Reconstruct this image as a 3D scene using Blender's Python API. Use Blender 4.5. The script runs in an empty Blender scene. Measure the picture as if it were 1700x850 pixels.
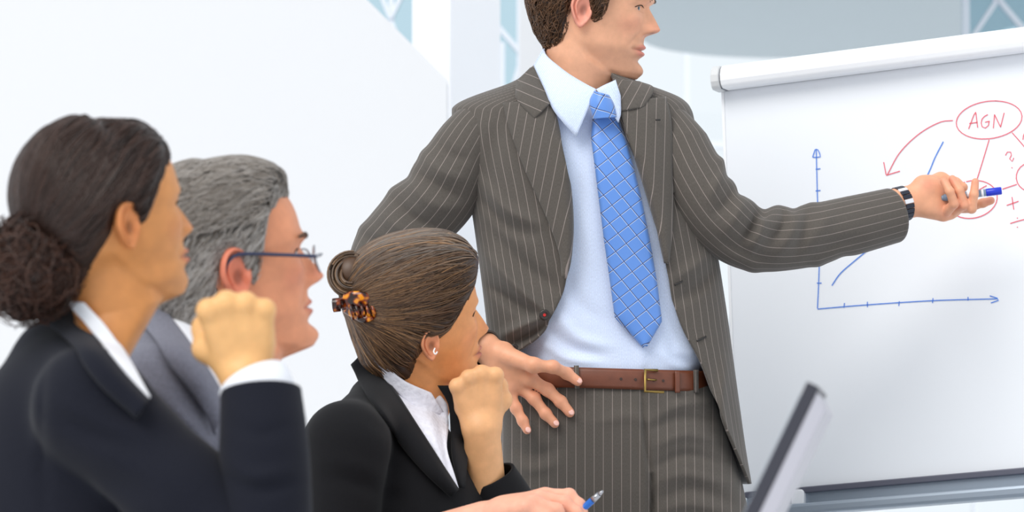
import bpy, math, random
import numpy as np
from mathutils import Vector, Matrix
from mathutils.bvhtree import BVHTree

random.seed(7)
RNG = np.random.RandomState(11)
S = bpy.context.scene
C = S.collection

# ------------------------------------------------------------------ camera
FPX = 6500.0                      # focal length in pixels of the 1700 x 850 frame
HORIZON = 822.0                   # pixel row of the horizon
CAMZ = 0.83
PITCH = math.atan((HORIZON - 425.0) / FPX)
cam_d = bpy.data.cameras.new('camera')
cam = bpy.data.objects.new('camera', cam_d)
C.objects.link(cam)
cam.location = (0, 0, CAMZ)
cam.rotation_euler = (math.pi / 2 + PITCH, 0, 0)
cam_d.sensor_width = 36.0
cam_d.lens = 36.0 * FPX / 1700.0
cam_d.clip_start = 0.1
cam_d.dof.use_dof = True
cam_d.dof.focus_distance = 6.65
cam_d.dof.aperture_fstop = 7.5
S.camera = cam

# ------------------------------------------------------------------ world, sun, exposure
w = bpy.data.worlds.new('world')
S.world = w
w.use_nodes = True
bg = w.node_tree.nodes['Background']
bg.inputs[0].default_value = (0.93, 0.965, 1.0, 1)
bg.inputs[1].default_value = 0.94
sun_d = bpy.data.lights.new('sun', 'SUN')
sun_d.energy = 1.8
sun_d.angle = math.radians(38)
sun_d.color = (1.0, 0.965, 0.91)
sun = bpy.data.objects.new('sun', sun_d)
C.objects.link(sun)
sun.rotation_euler = Vector((0.42, 0.60, -0.72)).to_track_quat('-Z', 'Y').to_euler()
S.view_settings.view_transform = 'Standard'
S.view_settings.look = 'None'
S.view_settings.gamma = 1
S.view_settings.exposure = 0.12
S.view_settings.use_curve_mapping = False

# ------------------------------------------------------------------ helpers: projection
CP, SP = math.cos(PITCH), math.sin(PITCH)

def ray(px, py):
    u = (px - 850.0) / FPX
    v = (425.0 - py) / FPX
    return np.array([u, CP - v * SP, SP + v * CP])

def P(px, py, d):
    """world point seen at pixel (px,py) standing at distance d (world y)"""
    r = ray(px, py)
    return np.array([r[0], r[1], r[2]]) * (d / r[1]) + np.array([0, 0, CAMZ])

def PA(px, py, d):
    px = np.asarray(px, float); py = np.asarray(py, float); d = np.asarray(d, float)
    u = (px - 850.0) / FPX; v = (425.0 - py) / FPX
    y = CP - v * SP; z = SP + v * CP
    t = d / y
    return np.stack([u * t, y * t, z * t + CAMZ], -1)

def PROJ(v):
    v = np.asarray(v, float)
    x = v[..., 0]; y = v[..., 1]; z = v[..., 2] - CAMZ
    f = y * CP + z * SP
    up = -y * SP + z * CP
    return np.stack([850.0 + FPX * x / f, 425.0 - FPX * up / f], -1)

def ip(tab, col=1):
    xs = [t[0] for t in tab]; ys = [t[col] for t in tab]
    return lambda y: np.interp(y, xs, ys)

def smooth_ip(tab, col=1):
    xs = np.array([t[0] for t in tab], float); ys = np.array([t[col] for t in tab], float)
    m = np.gradient(ys, xs)
    # limit overshoot
    d = np.diff(ys) / np.diff(xs)
    for i in range(len(d)):
        if d[i] == 0:
            m[i] = m[i + 1] = 0
    for i in range(1, len(d)):
        if d[i - 1] * d[i] <= 0:
            m[i] = 0
        else:
            m[i] = np.sign(m[i]) * min(abs(m[i]), 3 * min(abs(d[i - 1]), abs(d[i])))
    def f(x):
        x = np.clip(np.asarray(x, float), xs[0], xs[-1])
        i = np.clip(np.searchsorted(xs, x) - 1, 0, len(xs) - 2)
        h = xs[i + 1] - xs[i]
        t = (x - xs[i]) / h
        return ((2*t**3-3*t**2+1)*ys[i] + (t**3-2*t**2+t)*h*m[i] + (-2*t**3+3*t**2)*ys[i+1] + (t**3-t**2)*h*m[i+1])
    return f

def sstep(a, b, x):
    t = np.clip((x - a) / (b - a), 0, 1)
    return t * t * (3 - 2 * t)

def crv(pts, n):
    """smooth curve (Catmull-Rom) through points, n samples evenly spaced"""
    p = np.array(pts, float)
    if len(p) == 2:
        t = np.linspace(0, 1, n)[:, None]
        return p[0] * (1 - t) + p[1] * t
    q = np.vstack([2 * p[0] - p[1], p, 2 * p[-1] - p[-2]])
    out = []
    for i in range(1, len(q) - 2):
        t = np.linspace(0, 1, 14, endpoint=False)[:, None]
        a, b, c, d = q[i-1], q[i], q[i+1], q[i+2]
        out.append(0.5*((2*b)+(-a+c)*t+(2*a-5*b+4*c-d)*t*t+(-a+3*b-3*c+d)*t**3))
    out.append(p[-1:])
    o = np.vstack(out)
    L = np.concatenate([[0], np.cumsum(np.linalg.norm(np.diff(o, axis=0), axis=1))])
    s = np.linspace(0, L[-1], n)
    return np.stack([np.interp(s, L, o[:, k]) for k in range(o.shape[1])], -1)

def lin(pts, n):
    p = np.array(pts, float)
    L = np.concatenate([[0], np.cumsum(np.linalg.norm(np.diff(p, axis=0), axis=1))])
    s = np.linspace(0, L[-1], n)
    return np.stack([np.interp(s, L, p[:, k]) for k in range(p.shape[1])], -1)

def srgb(r, g, b):
    f = lambda c: (c/255/12.92) if c/255 <= 0.04045 else ((c/255+0.055)/1.055)**2.4
    return (f(r), f(g), f(b))

# ------------------------------------------------------------------ helpers: objects
def thing(name, label, cat, loc, group=None):
    o = bpy.data.objects.new(name, None)
    C.objects.link(o)
    o.location = tuple(float(c) for c in loc)
    o.empty_display_size = 0.1
    o['label'] = label; o['category'] = cat
    if group: o['group'] = group
    return o

def wloc(o):
    v = Vector((0, 0, 0))
    while o is not None:
        v += o.location; o = o.parent
    return np.array(v)

def mesh_obj(name, verts, faces, mat, parent=None, smooth=True, uv=None, col=None, origin=None):
    verts = np.asarray(verts, float)
    if parent is not None:
        base = wloc(parent); loc = (0, 0, 0)
    else:
        base = np.array(origin if origin is not None else verts.mean(0)); loc = tuple(base)
    me = bpy.data.meshes.new(name)
    me.from_pydata((verts - base).tolist(), [], [tuple(int(i) for i in f) for f in faces])
    me.materials.append(mat)
    if smooth:
        me.polygons.foreach_set('use_smooth', [True] * len(me.polygons))
    li = np.empty(len(me.loops), np.int32); me.loops.foreach_get('vertex_index', li)
    if uv is not None:
        l = me.uv_layers.new(name='UVMap')
        l.data.foreach_set('uv', np.asarray(uv, np.float32)[li].ravel())
    if col is not None:
        a = me.color_attributes.new('Col', 'FLOAT_COLOR', 'POINT')
        c = np.asarray(col, np.float32)
        if c.shape[1] == 3: c = np.hstack([c, np.ones((len(c), 1), np.float32)])
        a.data.foreach_set('color', c.ravel())
    me.update()
    o = bpy.data.objects.new(name, me)
    o.location = loc
    C.objects.link(o)
    if parent is not None: o.parent = parent
    return o

def solidify(o, t, off=-1, mat=None):
    m = o.modifiers.new('thick', 'SOLIDIFY'); m.thickness = t; m.offset = off
    if mat is not None:
        o.data.materials.append(mat); m.material_offset = 1; m.material_offset_rim = 0
    return o

def bevel(o, wd, seg=2):
    m = o.modifiers.new('bevel', 'BEVEL'); m.width = wd; m.segments = seg; m.limit_method = 'ANGLE'
    return o

def tag(o, label, cat, group=None):
    o['label'] = label; o['category'] = cat
    if group: o['group'] = group
    return o

def struct(o):
    o['kind'] = 'structure'; return o

def grid_faces(nr, nc, close=False, flip=False):
    f = []
    for i in range(nr - 1):
        for j in range(nc if close else nc - 1):
            a = i * nc + j; b = i * nc + (j + 1) % nc
            q = (a, b, b + nc, a + nc)
            f.append(q[::-1] if flip else q)
    return f

class Geo:
    """collects pieces that form one mesh"""
    def __init__(s): s.v = []; s.f = []; s.c = []; s.u = []; s.n = 0
    def add(s, v, f, col=None, uv=None):
        v = np.asarray(v, float)
        s.v.append(v); s.f += [tuple(int(i) + s.n for i in q) for q in f]
        c = np.ones((len(v), 3)) if col is None else np.broadcast_to(np.asarray(col, float), (len(v), 3))
        s.c.append(c)
        s.u.append(np.zeros((len(v), 2)) if uv is None else np.asarray(uv, float))
        s.n += len(v)
    def V(s): return np.vstack(s.v)
    def obj(s, name, mat, parent=None, smooth=True, col=True, uv=True):
        return mesh_obj(name, s.V(), s.f, mat, parent, smooth, np.vstack(s.u) if uv else None, np.vstack(s.c) if col else None)

def box_geo(lo, hi):
    x0, y0, z0 = lo; x1, y1, z1 = hi
    v = [(x0,y0,z0),(x1,y0,z0),(x1,y1,z0),(x0,y1,z0),(x0,y0,z1),(x1,y0,z1),(x1,y1,z1),(x0,y1,z1)]
    f = [(0,3,2,1),(4,5,6,7),(0,1,5,4),(1,2,6,5),(2,3,7,6),(3,0,4,7)]
    return np.array(v, float), f

def box(name, lo, hi, mat, parent=None, bev=0.0):
    v, f = box_geo(lo, hi)
    o = mesh_obj(name, v, f, mat, parent, smooth=False)
    if bev: bevel(o, bev)
    return o

def frame_vec(path):
    """tangent frames along a path, minimal twist"""
    p = np.asarray(path, float)
    t = np.gradient(p, axis=0); t /= np.linalg.norm(t, axis=1)[:, None] + 1e-12
    n = np.zeros_like(p)
    ref = np.array([0, -1.0, 0]) if abs(t[0][1]) < 0.9 else np.array([0, 0, 1.0])
    n[0] = ref - t[0] * ref.dot(t[0]); n[0] /= np.linalg.norm(n[0])
    for i in range(1, len(p)):
        q = n[i-1] - t[i] * n[i-1].dot(t[i]); n[i] = q / (np.linalg.norm(q) + 1e-12)
    return t, n, np.cross(t, n)

def tube(path, rad, ns=12, cap=True, squash=None):
    """tube around a 3-D path; rad scalar or list; squash = factor of the radius along the first normal"""
    p = np.asarray(path, float); m = len(p)
    r = np.broadcast_to(np.asarray(rad, float), (m,))
    t, n, b = frame_vec(p)
    sq = np.broadcast_to(np.asarray(1.0 if squash is None else squash, float), (m,))
    a = np.linspace(0, 2*np.pi, ns, endpoint=False)
    v = (p[:, None, :] + (n[:, None, :] * np.cos(a)[None, :, None] * sq[:, None, None] + b[:, None, :] * np.sin(a)[None, :, None]) * r[:, None, None]).reshape(-1, 3)
    f = grid_faces(m, ns, True)
    if cap:
        f.append(tuple(range(ns - 1, -1, -1))); f.append(tuple((m-1)*ns + k for k in range(ns)))
    return v, f

def ellipsoid(c, r, nu=20, nv=12, rot=None):
    th = np.linspace(0, 2*np.pi, nu, endpoint=False); ph = np.linspace(-np.pi/2, np.pi/2, nv)
    v = np.array([[math.cos(p)*math.cos(t), math.cos(p)*math.sin(t), math.sin(p)] for p in ph for t in th]) * np.array(r)
    if rot is not None: v = v @ np.asarray(rot).T
    return v + np.array(c), grid_faces(nv, nu, True)

def bvh(*geos):
    vs = []; fs = []; n = 0
    for v, f in geos:
        vs += [tuple(x) for x in np.asarray(v)]; fs += [tuple(int(i)+n for i in q) for q in f]; n = len(vs)
    return BVHTree.FromPolygons(vs, fs)

CAMV = Vector((0, 0, CAMZ))

def drape(px, py, tree, off, fallback):
    """where the ray of a pixel meets the surface below it, lifted off by off"""
    out = np.zeros((len(px), 3)); last = None
    hitd = np.full(len(px), np.nan)
    for i in range(len(px)):
        r = Vector(ray(px[i], py[i])).normalized()
        h = tree.ray_cast(CAMV, r)
        if h[0] is not None: hitd[i] = h[0].y
    ok = ~np.isnan(hitd)
    if ok.any():
        idx = np.arange(len(px))
        bad = np.where(~ok)[0]
        gi = idx[ok]
        for b in bad:
            j = gi[np.argmin((px[gi]-px[b])**2 + (py[gi]-py[b])**2)]
            hitd[b] = hitd[j]
    else:
        hitd[:] = fallback
    return PA(px, py, hitd - off)

def relax(v, nr, nc, it=2):
    g = v.reshape(nr, nc, 3).copy()
    for _ in range(it):
        y = g[:, :, 1].copy()
        yp = np.pad(y, 1, mode='edge')
        y2 = (yp[:-2,1:-1]+yp[2:,1:-1]+yp[1:-1,:-2]+yp[1:-1,2:]+2*y)/6
        s = y2 / g[:, :, 1]
        g[:, :, 0] *= s; g[:, :, 2] = (g[:, :, 2]-CAMZ)*s + CAMZ; g[:, :, 1] = y2
    return g.reshape(-1, 3)

def patch(A, B, tree, off, nu=12, nv=40, stripe=0.0, scale=960.0, smoothc=True, rel=3, offu=None, fallback=6.6):
    """cloth piece between two edge curves given in pixels, laid on the surface below it"""
    cf = crv if smoothc else lin
    a = cf(A, nv); b = cf(B, nv)
    u = np.linspace(0, 1, nu)
    q = a[:, None, :] * (1-u)[None, :, None] + b[:, None, :] * u[None, :, None]
    px = q[..., 0].ravel(); py = q[..., 1].ravel()
    o = np.full(len(px), off, float)
    if offu is not None: o = o + np.tile(offu(u), nv)
    d = drape(px, py, tree, 0.0, fallback)
    d = relax(d, nv, nu, rel)
    d = PA(px, py, d[:, 1] - o)
    s, c = math.sin(stripe), math.cos(stripe)
    uv = np.stack([(px*c - py*s)/scale, (py*c + px*s)/scale], -1)
    f = grid_faces(nv, nu)
    n = np.cross(d[f[0][1]]-d[f[0][0]], d[f[0][3]]-d[f[0][0]])
    mid = len(f)//2
    n = np.cross(d[f[mid][1]]-d[f[mid][0]], d[f[mid][3]]-d[f[mid][0]])
    if n[1] > 0: f = [q[::-1] for q in f]
    return d, f, uv

def folds(v, lst, front=None):
    """cloth folds: each (pixel polyline, width px, height m): ridge (+) or furrow (-) towards the viewer side"""
    v = v.copy(); q = PROJ(v)
    disp = np.zeros(len(v))
    for pts, wd, amp in lst:
        p = crv(pts, 24)
        best = np.full(len(v), 1e9); tt = np.zeros(len(v))
        for i in range(len(p) - 1):
            a, b = p[i], p[i+1]; ab = b - a
            t = np.clip(((q - a) @ ab) / (ab @ ab), 0, 1)
            d = np.linalg.norm(q - (a + t[:, None]*ab), axis=1)
            m = d < best; best[m] = d[m]; tt[m] = (i + t[m]) / (len(p)-1)
        disp += amp * np.exp(-(best/wd)**2) * np.sin(np.pi*np.clip(tt*0.86+0.07, 0, 1))**0.7
    if front is not None: disp *= front
    v[:, 1] -= disp
    return v

def warp(v, lst):
    """push cloth sideways: (px, py, radius px, dx px, dy px)"""
    v = v.copy(); q = PROJ(v); dx = np.zeros(len(v)); dy = np.zeros(len(v))
    for x, y, sg, a, b in lst:
        k = np.exp(-((q[:, 0]-x)**2 + (q[:, 1]-y)**2)/sg**2); dx += a*k; dy += b*k
    sc = v[:, 1]/FPX
    v[:, 0] += dx*sc; v[:, 2] -= dy*sc
    return v

def wob(v, amp, freq, seed=0):
    r = np.random.RandomState(seed); out = np.zeros(len(v))
    for k in range(6):
        d = r.normal(size=3); d /= np.linalg.norm(d); fr = freq * (0.6 + 1.2*r.rand())
        out += np.sin(v @ d * fr + r.rand()*6.28)
    return out * amp / 3

# ------------------------------------------------------------------ helpers: implicit surfaces (bodies, hands, knits of shapes)
def sd_cone(p, a, b, ra, rb):
    a = np.asarray(a, float); b = np.asarray(b, float); ab = b - a
    t = np.clip(((p - a) @ ab) / (ab @ ab + 1e-12), 0, 1)
    return np.linalg.norm(p - (a + t[..., None]*ab), axis=-1) - (ra + (rb-ra)*t)

def sd_ell(p, c, r, rot=None):
    q = p - np.asarray(c, float)
    if rot is not None: q = q @ np.asarray(rot, float)      # columns = axes
    r = np.asarray(r, float)
    k0 = np.linalg.norm(q / r, axis=-1); k1 = np.linalg.norm(q / (r*r), axis=-1) + 1e-9
    return k0 * (k0 - 1) / k1

def smin(a, b, k):
    h = np.clip(0.5 + 0.5*(b - a)/k, 0, 1)
    return b*(1-h) + a*h - k*h*(1-h)

def nets(fn, lo, hi, h):
    lo = np.asarray(lo, float); hi = np.asarray(hi, float)
    n = np.maximum(np.ceil((hi-lo)/h).astype(int) + 1, 3)
    ax = [lo[k] + h*np.arange(n[k]) for k in range(3)]
    g = np.stack(np.meshgrid(*ax, indexing='ij'), -1)
    d = fn(g.reshape(-1, 3)).reshape(n)
    s = d < 0
    cs = np.zeros(n-1, int)
    for dx in (0, 1):
        for dy in (0, 1):
            for dz in (0, 1):
                cs += s[dx:n[0]-1+dx, dy:n[1]-1+dy, dz:n[2]-1+dz]
    act = (cs > 0) & (cs < 8)
    idx = -np.ones(n-1, int); ci = np.argwhere(act); idx[act] = np.arange(len(ci))
    acc = np.zeros((len(ci), 3)); cnt = np.zeros(len(ci))
    for axx in range(3):
        o1, o2 = [k for k in range(3) if k != axx]
        for e1 in (0, 1):
            for e2 in (0, 1):
                a = ci.copy(); a[:, o1] += e1; a[:, o2] += e2
                b = a.copy(); b[:, axx] += 1
                da = d[a[:,0],a[:,1],a[:,2]]; db = d[b[:,0],b[:,1],b[:,2]]
                m = (da < 0) != (db < 0)
                t = np.where(m, da/(da-db+1e-20), 0)
                pt = a.astype(float); pt[:, axx] += t
                acc[m] += pt[m]; cnt[m] += 1
    v = lo + h*(acc/np.maximum(cnt, 1)[:, None])
    F = []
    for axx in range(3):
        o1, o2 = [(1,2),(2,0),(0,1)][axx]
        sl0 = [slice(None)]*3; sl1 = [slice(None)]*3
        sl0[axx] = slice(0, -1); sl1[axx] = slice(1, None)
        ch = s[tuple(sl0)] != s[tuple(sl1)]
        e = np.argwhere(ch)
        e = e[(e[:,o1] > 0) & (e[:,o2] > 0) & (e[:,o1] < n[o1]-1) & (e[:,o2] < n[o2]-1)]
        if len(e) == 0: continue
        sa = s[e[:,0],e[:,1],e[:,2]]
        def cell(d1, d2):
            q = e.copy(); q[:, o1] -= d1; q[:, o2] -= d2
            return idx[q[:,0],q[:,1],q[:,2]]
        quad = np.stack([cell(1,1), cell(0,1), cell(0,0), cell(1,0)], -1)
        quad[~sa] = quad[~sa][:, ::-1]
        F.append(quad)
    F = np.vstack(F)
    F = F[(F >= 0).all(1)]
    return v, F

def lap(v, F, it=2, lam=0.5):
    F = np.asarray(F); v = v.copy()
    e = np.vstack([F[:, [k, (k+1) % 4]] for k in range(4)])
    for _ in range(it):
        acc = np.zeros_like(v); cnt = np.zeros(len(v))
        np.add.at(acc, e[:,0], v[e[:,1]]); np.add.at(cnt, e[:,0], 1)
        np.add.at(acc, e[:,1], v[e[:,0]]); np.add.at(cnt, e[:,1], 1)
        v += lam*(acc/np.maximum(cnt,1)[:,None] - v)
    return v

def blob(prims, h, k=0.01, pad=0.02, it=1):
    """prims: ('c',a,b,ra,rb[,k]) or ('e',c,r,rot[,k]); blended into one closed surface"""
    lo = np.full(3, 1e9); hi = -lo
    for q in prims:
        if q[0] == 'c':
            for pt, r in ((q[1], q[3]), (q[2], q[4])):
                lo = np.minimum(lo, np.asarray(pt)-r); hi = np.maximum(hi, np.asarray(pt)+r)
        else:
            r = max(q[2]); lo = np.minimum(lo, np.asarray(q[1])-r); hi = np.maximum(hi, np.asarray(q[1])+r)
    def fn(p):
        d = None
        for q in prims:
            if q[0] == 'c': e = sd_cone(p, q[1], q[2], q[3], q[4]); kk = q[5] if len(q) > 5 else k
            else: e = sd_ell(p, q[1], q[2], q[3]); kk = q[4] if len(q) > 4 else k
            d = e if d is None else smin(d, e, kk)
        return d
    v, F = nets(fn, lo-pad, hi+pad, h)
    if it: v = lap(v, F, it)
    return v, F

# ------------------------------------------------------------------ materials
def mat(name, col, rough=0.6, spec=0.5, metal=0.0, noise=0.0, nscale=200.0, bump=0.0, bscale=900.0, sss=0.0, vcol=False, sheen=0.0, coat=0.0):
    m = bpy.data.materials.new(name); m.use_nodes = True
    nt = m.node_tree; b = nt.nodes['Principled BSDF']
    b.inputs['Roughness'].default_value = rough
    b.inputs['Specular IOR Level'].default_value = spec
    b.inputs['Metallic'].default_value = metal
    b.inputs['Sheen Weight'].default_value = sheen
    b.inputs['Coat Weight'].default_value = coat
    tc = nt.nodes.new('ShaderNodeTexCoord')
    src = None
    if vcol:
        a = nt.nodes.new('ShaderNodeAttribute'); a.attribute_name = 'Col'
        mx = nt.nodes.new('ShaderNodeMix'); mx.data_type = 'RGBA'; mx.blend_type = 'MULTIPLY'
        mx.inputs[0].default_value = 1.0; mx.inputs[6].default_value = (*col, 1)
        nt.links.new(a.outputs['Color'], mx.inputs[7]); src = mx.outputs[2]
    if noise > 0:
        n = nt.nodes.new('ShaderNodeTexNoise'); n.inputs['Scale'].default_value = nscale; n.inputs['Detail'].default_value = 4
        nt.links.new(tc.outputs['Object'], n.inputs['Vector'])
        mr = nt.nodes.new('ShaderNodeMapRange'); mr.inputs[1].default_value = 0.25; mr.inputs[2].default_value = 0.75
        mr.inputs[3].default_value = 1-noise; mr.inputs[4].default_value = 1+noise*0.6
        nt.links.new(n.outputs['Fac'], mr.inputs[0])
        mx = nt.nodes.new('ShaderNodeMix'); mx.data_type = 'RGBA'; mx.blend_type = 'MULTIPLY'; mx.inputs[0].default_value = 1.0
        if src is None: mx.inputs[6].default_value = (*col, 1)
        else: nt.links.new(src, mx.inputs[6])
        nt.links.new(mr.outputs[0], mx.inputs[7]); src = mx.outputs[2]
    if src is None: b.inputs['Base Color'].default_value = (*col, 1)
    else: nt.links.new(src, b.inputs['Base Color'])
    if sss > 0:
        b.inputs['Subsurface Weight'].default_value = sss
        b.inputs['Subsurface Radius'].default_value = (0.012, 0.005, 0.0025)
        b.inputs['Subsurface Scale'].default_value = 0.6
    if bump > 0:
        n = nt.nodes.new('ShaderNodeTexNoise'); n.inputs['Scale'].default_value = bscale; n.inputs['Detail'].default_value = 3
        nt.links.new(tc.outputs['Object'], n.inputs['Vector'])
        bp = nt.nodes.new('ShaderNodeBump'); bp.inputs['Strength'].default_value = bump; bp.inputs['Distance'].default_value = 0.002
        nt.links.new(n.outputs['Fac'], bp.inputs['Height']); nt.links.new(bp.outputs[0], b.inputs['Normal'])
    return m

def math_node(nt, op, a, b=None, c=None):
    n = nt.nodes.new('ShaderNodeMath'); n.operation = op
    for i, x in enumerate((a, b, c)):
        if x is None: continue
        if isinstance(x, (int, float)): n.inputs[i].default_value = x
        else: nt.links.new(x, n.inputs[i])
    return n.outputs[0]

def uv_xy(nt):
    t = nt.nodes.new('ShaderNodeTexCoord'); s = nt.nodes.new('ShaderNodeSeparateXYZ')
    nt.links.new(t.outputs['UV'], s.inputs[0]); return s.outputs[0], s.outputs[1], t

def pinstripe(name, base, line, pitch, width):
    m = bpy.data.materials.new(name); m.use_nodes = True; nt = m.node_tree; b = nt.nodes['Principled BSDF']
    b.inputs['Roughness'].default_value = 0.85; b.inputs['Specular IOR Level'].default_value = 0.2; b.inputs['Sheen Weight'].default_value = 0.15
    u, v, tc = uv_xy(nt)
    fr = math_node(nt, 'FRACT', math_node(nt, 'MULTIPLY', u, 1.0/pitch))
    on = math_node(nt, 'LESS_THAN', fr, width/pitch)
    dash = math_node(nt, 'GREATER_THAN', math_node(nt, 'FRACT', math_node(nt, 'MULTIPLY', v, 500.0)), 0.25)
    on = math_node(nt, 'MULTIPLY', on, dash)
    n = nt.nodes.new('ShaderNodeTexNoise'); n.inputs['Scale'].default_value = 260; n.inputs['Detail'].default_value = 5
    mp = nt.nodes.new('ShaderNodeMapping'); mp.inputs['Scale'].default_value = (5, 1, 1)
    nt.links.new(tc.outputs['UV'], mp.inputs[0]); nt.links.new(mp.outputs[0], n.inputs['Vector'])
    mr = nt.nodes.new('ShaderNodeMapRange'); mr.inputs[1].default_value = 0.3; mr.inputs[2].default_value = 0.7; mr.inputs[3].default_value = 0.82; mr.inputs[4].default_value = 1.14
    nt.links.new(n.outputs['Fac'], mr.inputs[0])
    mul = nt.nodes.new('ShaderNodeMix'); mul.data_type = 'RGBA'; mul.blend_type = 'MULTIPLY'; mul.inputs[0].default_value = 1
    mul.inputs[6].default_value = (*base, 1); nt.links.new(mr.outputs[0], mul.inputs[7])
    mx = nt.nodes.new('ShaderNodeMix'); mx.data_type = 'RGBA'
    nt.links.new(on, mx.inputs[0]); nt.links.new(mul.outputs[2], mx.inputs[6]); mx.inputs[7].default_value = (*line, 1)
    nt.links.new(mx.outputs[2], b.inputs['Base Color'])
    return m

def lattice_tie(name):
    m = bpy.data.materials.new(name); m.use_nodes = True; nt = m.node_tree; b = nt.nodes['Principled BSDF']
    b.inputs['Roughness'].default_value = 0.42; b.inputs['Specular IOR Level'].default_value = 0.5; b.inputs['Sheen Weight'].default_value = 0.3
    u, v, tc = uv_xy(nt)
    def lines(cu, cv, pitch, off, wd):
        t = math_node(nt, 'ADD', math_node(nt, 'MULTIPLY', u, cu/pitch), math_node(nt, 'MULTIPLY', v, cv/pitch))
        fr = math_node(nt, 'FRACT', math_node(nt, 'ADD', t, off))
        return math_node(nt, 'LESS_THAN', fr, wd/pitch)
    pit = 0.0222
    A = (0.62, 0.78); B = (-0.78, 0.62)
    nav = math_node(nt, 'MAXIMUM', lines(*A, pit, 0.0, 0.0012), lines(*B, pit, 0.3, 0.0012))
    whi = math_node(nt, 'MAXIMUM', lines(*A, pit, -0.05, 0.0009), lines(*B, pit, 0.25, 0.0009))
    wv = nt.nodes.new('ShaderNodeTexWave'); wv.inputs['Scale'].default_value = 260; wv.bands_direction = 'DIAGONAL'
    nt.links.new(tc.outputs['UV'], wv.inputs['Vector'])
    m0 = nt.nodes.new('ShaderNodeMix'); m0.data_type = 'RGBA'; nt.links.new(wv.outputs['Fac'], m0.inputs[0])
    m0.inputs[6].default_value = (*srgb(74, 124, 206), 1); m0.inputs[7].default_value = (*srgb(104, 154, 226), 1)
    m1 = nt.nodes.new('ShaderNodeMix'); m1.data_type = 'RGBA'; nt.links.new(whi, m1.inputs[0]); nt.links.new(m0.outputs[2], m1.inputs[6]); m1.inputs[7].default_value = (*srgb(196, 214, 244), 1)
    m2 = nt.nodes.new('ShaderNodeMix'); m2.data_type = 'RGBA'; nt.links.new(nav, m2.inputs[0]); nt.links.new(m1.outputs[2], m2.inputs[6]); m2.inputs[7].default_value = (*srgb(28, 45, 105), 1)
    nt.links.new(m2.outputs[2], b.inputs['Base Color'])
    return m

M = {}
M['suit'] = pinstripe('pinstripe_wool', srgb(88, 83, 78), srgb(158, 146, 141), 0.0158, 0.00095)
M['lining'] = mat('lining', srgb(38, 36, 36), 0.5)
M['shirt_blue'] = pinstripe('fine_stripe_shirt', srgb(218, 229, 250), srgb(192, 211, 245), 0.0026, 0.0011)
M['tie'] = lattice_tie('blue_lattice_silk')
M['leather'] = mat('brown_leather', srgb(112, 62, 42), 0.36, noise=0.18, nscale=60, bump=0.15)
M['leather_dark'] = mat('dark_leather', srgb(58, 38, 30), 0.5)
M['brass'] = mat('brass', srgb(150, 125, 70), 0.32, metal=0.9)
M['shoe'] = mat('shoe_leather', srgb(40, 30, 26), 0.3)
M['button'] = mat('button_dark', srgb(40, 34, 32), 0.35)
M['thread'] = mat('red_thread', srgb(190, 40, 40), 0.8)
M['shirt_button'] = mat('pearl_button', srgb(235, 240, 248), 0.25)
M['black_wool'] = mat('black_wool', srgb(23, 23, 26), 0.9, 0.15, noise=0.15, nscale=400, sheen=0.06)
M['navy_wool'] = mat('navy_black_wool', srgb(25, 27, 37), 0.9, 0.15, noise=0.12, nscale=400, sheen=0.06)
M['grey_wool'] = mat('grey_wool', srgb(118, 119, 132), 0.9, 0.15, noise=0.22, nscale=260, sheen=0.1)
M['dark_trouser'] = mat('dark_trouser', srgb(40, 40, 46), 0.9, 0.15)
M['white_shirt'] = mat('white_cotton', srgb(236, 239, 246), 0.8, 0.2)
M['crinkle'] = mat('white_crinkled_cotton', srgb(228, 228, 238), 0.8, 0.2, noise=0.10, nscale=120, bump=0.9, bscale=150)
M['nail'] = mat('nail', srgb(240, 190, 178), 0.28)
M['eye'] = mat('eye', (1, 1, 1), 0.1, vcol=True)
M['skin'] = mat('skin', (1, 1, 1), 0.46, 0.4, sss=0.10, vcol=True, noise=0.11, nscale=55, bump=0.12, bscale=420)
M['hair'] = mat('hair', (1, 1, 1), 0.42, 0.45, vcol=True)
M['wall'] = mat('white_plaster', srgb(223, 224, 227), 0.9, 0.2)
M['wall2'] = mat('white_column', srgb(246, 247, 251), 0.9, 0.2)
M['floor'] = mat('pale_floor', srgb(225, 228, 232), 0.4, noise=0.05, nscale=3)
M['soffit'] = mat('grey_soffit', srgb(196, 206, 210), 0.8)
M['board'] = mat('whiteboard_enamel', srgb(236, 240, 246), 0.65, 0.3)
M['roller'] = mat('white_plastic', srgb(244, 246, 250), 0.35)
M['endcap'] = mat('grey_plastic', srgb(206, 208, 210), 0.45)
M['alu'] = mat('grey_aluminium', srgb(150, 162, 176), 0.38, metal=0.35)
M['alu_dark'] = mat('dark_rail_and_shadow', srgb(92, 94, 108), 0.42, metal=0.2)
M['red_ink'] = mat('red_marker_ink', srgb(228, 92, 108), 0.7)
M['blue_ink'] = mat('blue_marker_ink', srgb(70, 128, 222), 0.7)
M['frame_white'] = mat('white_frame', srgb(232, 237, 245), 0.5)
M['lap_grey'] = mat('laptop_silver', srgb(176, 176, 186), 0.4, metal=0.1)
M['lap_dark'] = mat('laptop_bezel', srgb(46, 47, 58), 0.45)
M['table'] = mat('pale_table_laminate', srgb(232, 233, 236), 0.35)
M['steel'] = mat('steel', srgb(170, 172, 178), 0.25, metal=0.9)
M['pen_blue'] = mat('blue_plastic', srgb(24, 98, 190), 0.25)
M['cap_blue'] = mat('cap_blue_plastic', srgb(22, 48, 196), 0.25)
M['marker_grey'] = mat('marker_barrel', srgb(120, 138, 160), 0.3)
M['white_print'] = mat('white_print', srgb(236, 240, 246), 0.5)
M['black_metal'] = mat('black_metal', srgb(26, 28, 38), 0.3)
M['temple'] = mat('navy_glasses_frame', srgb(46, 54, 84), 0.3)
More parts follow.
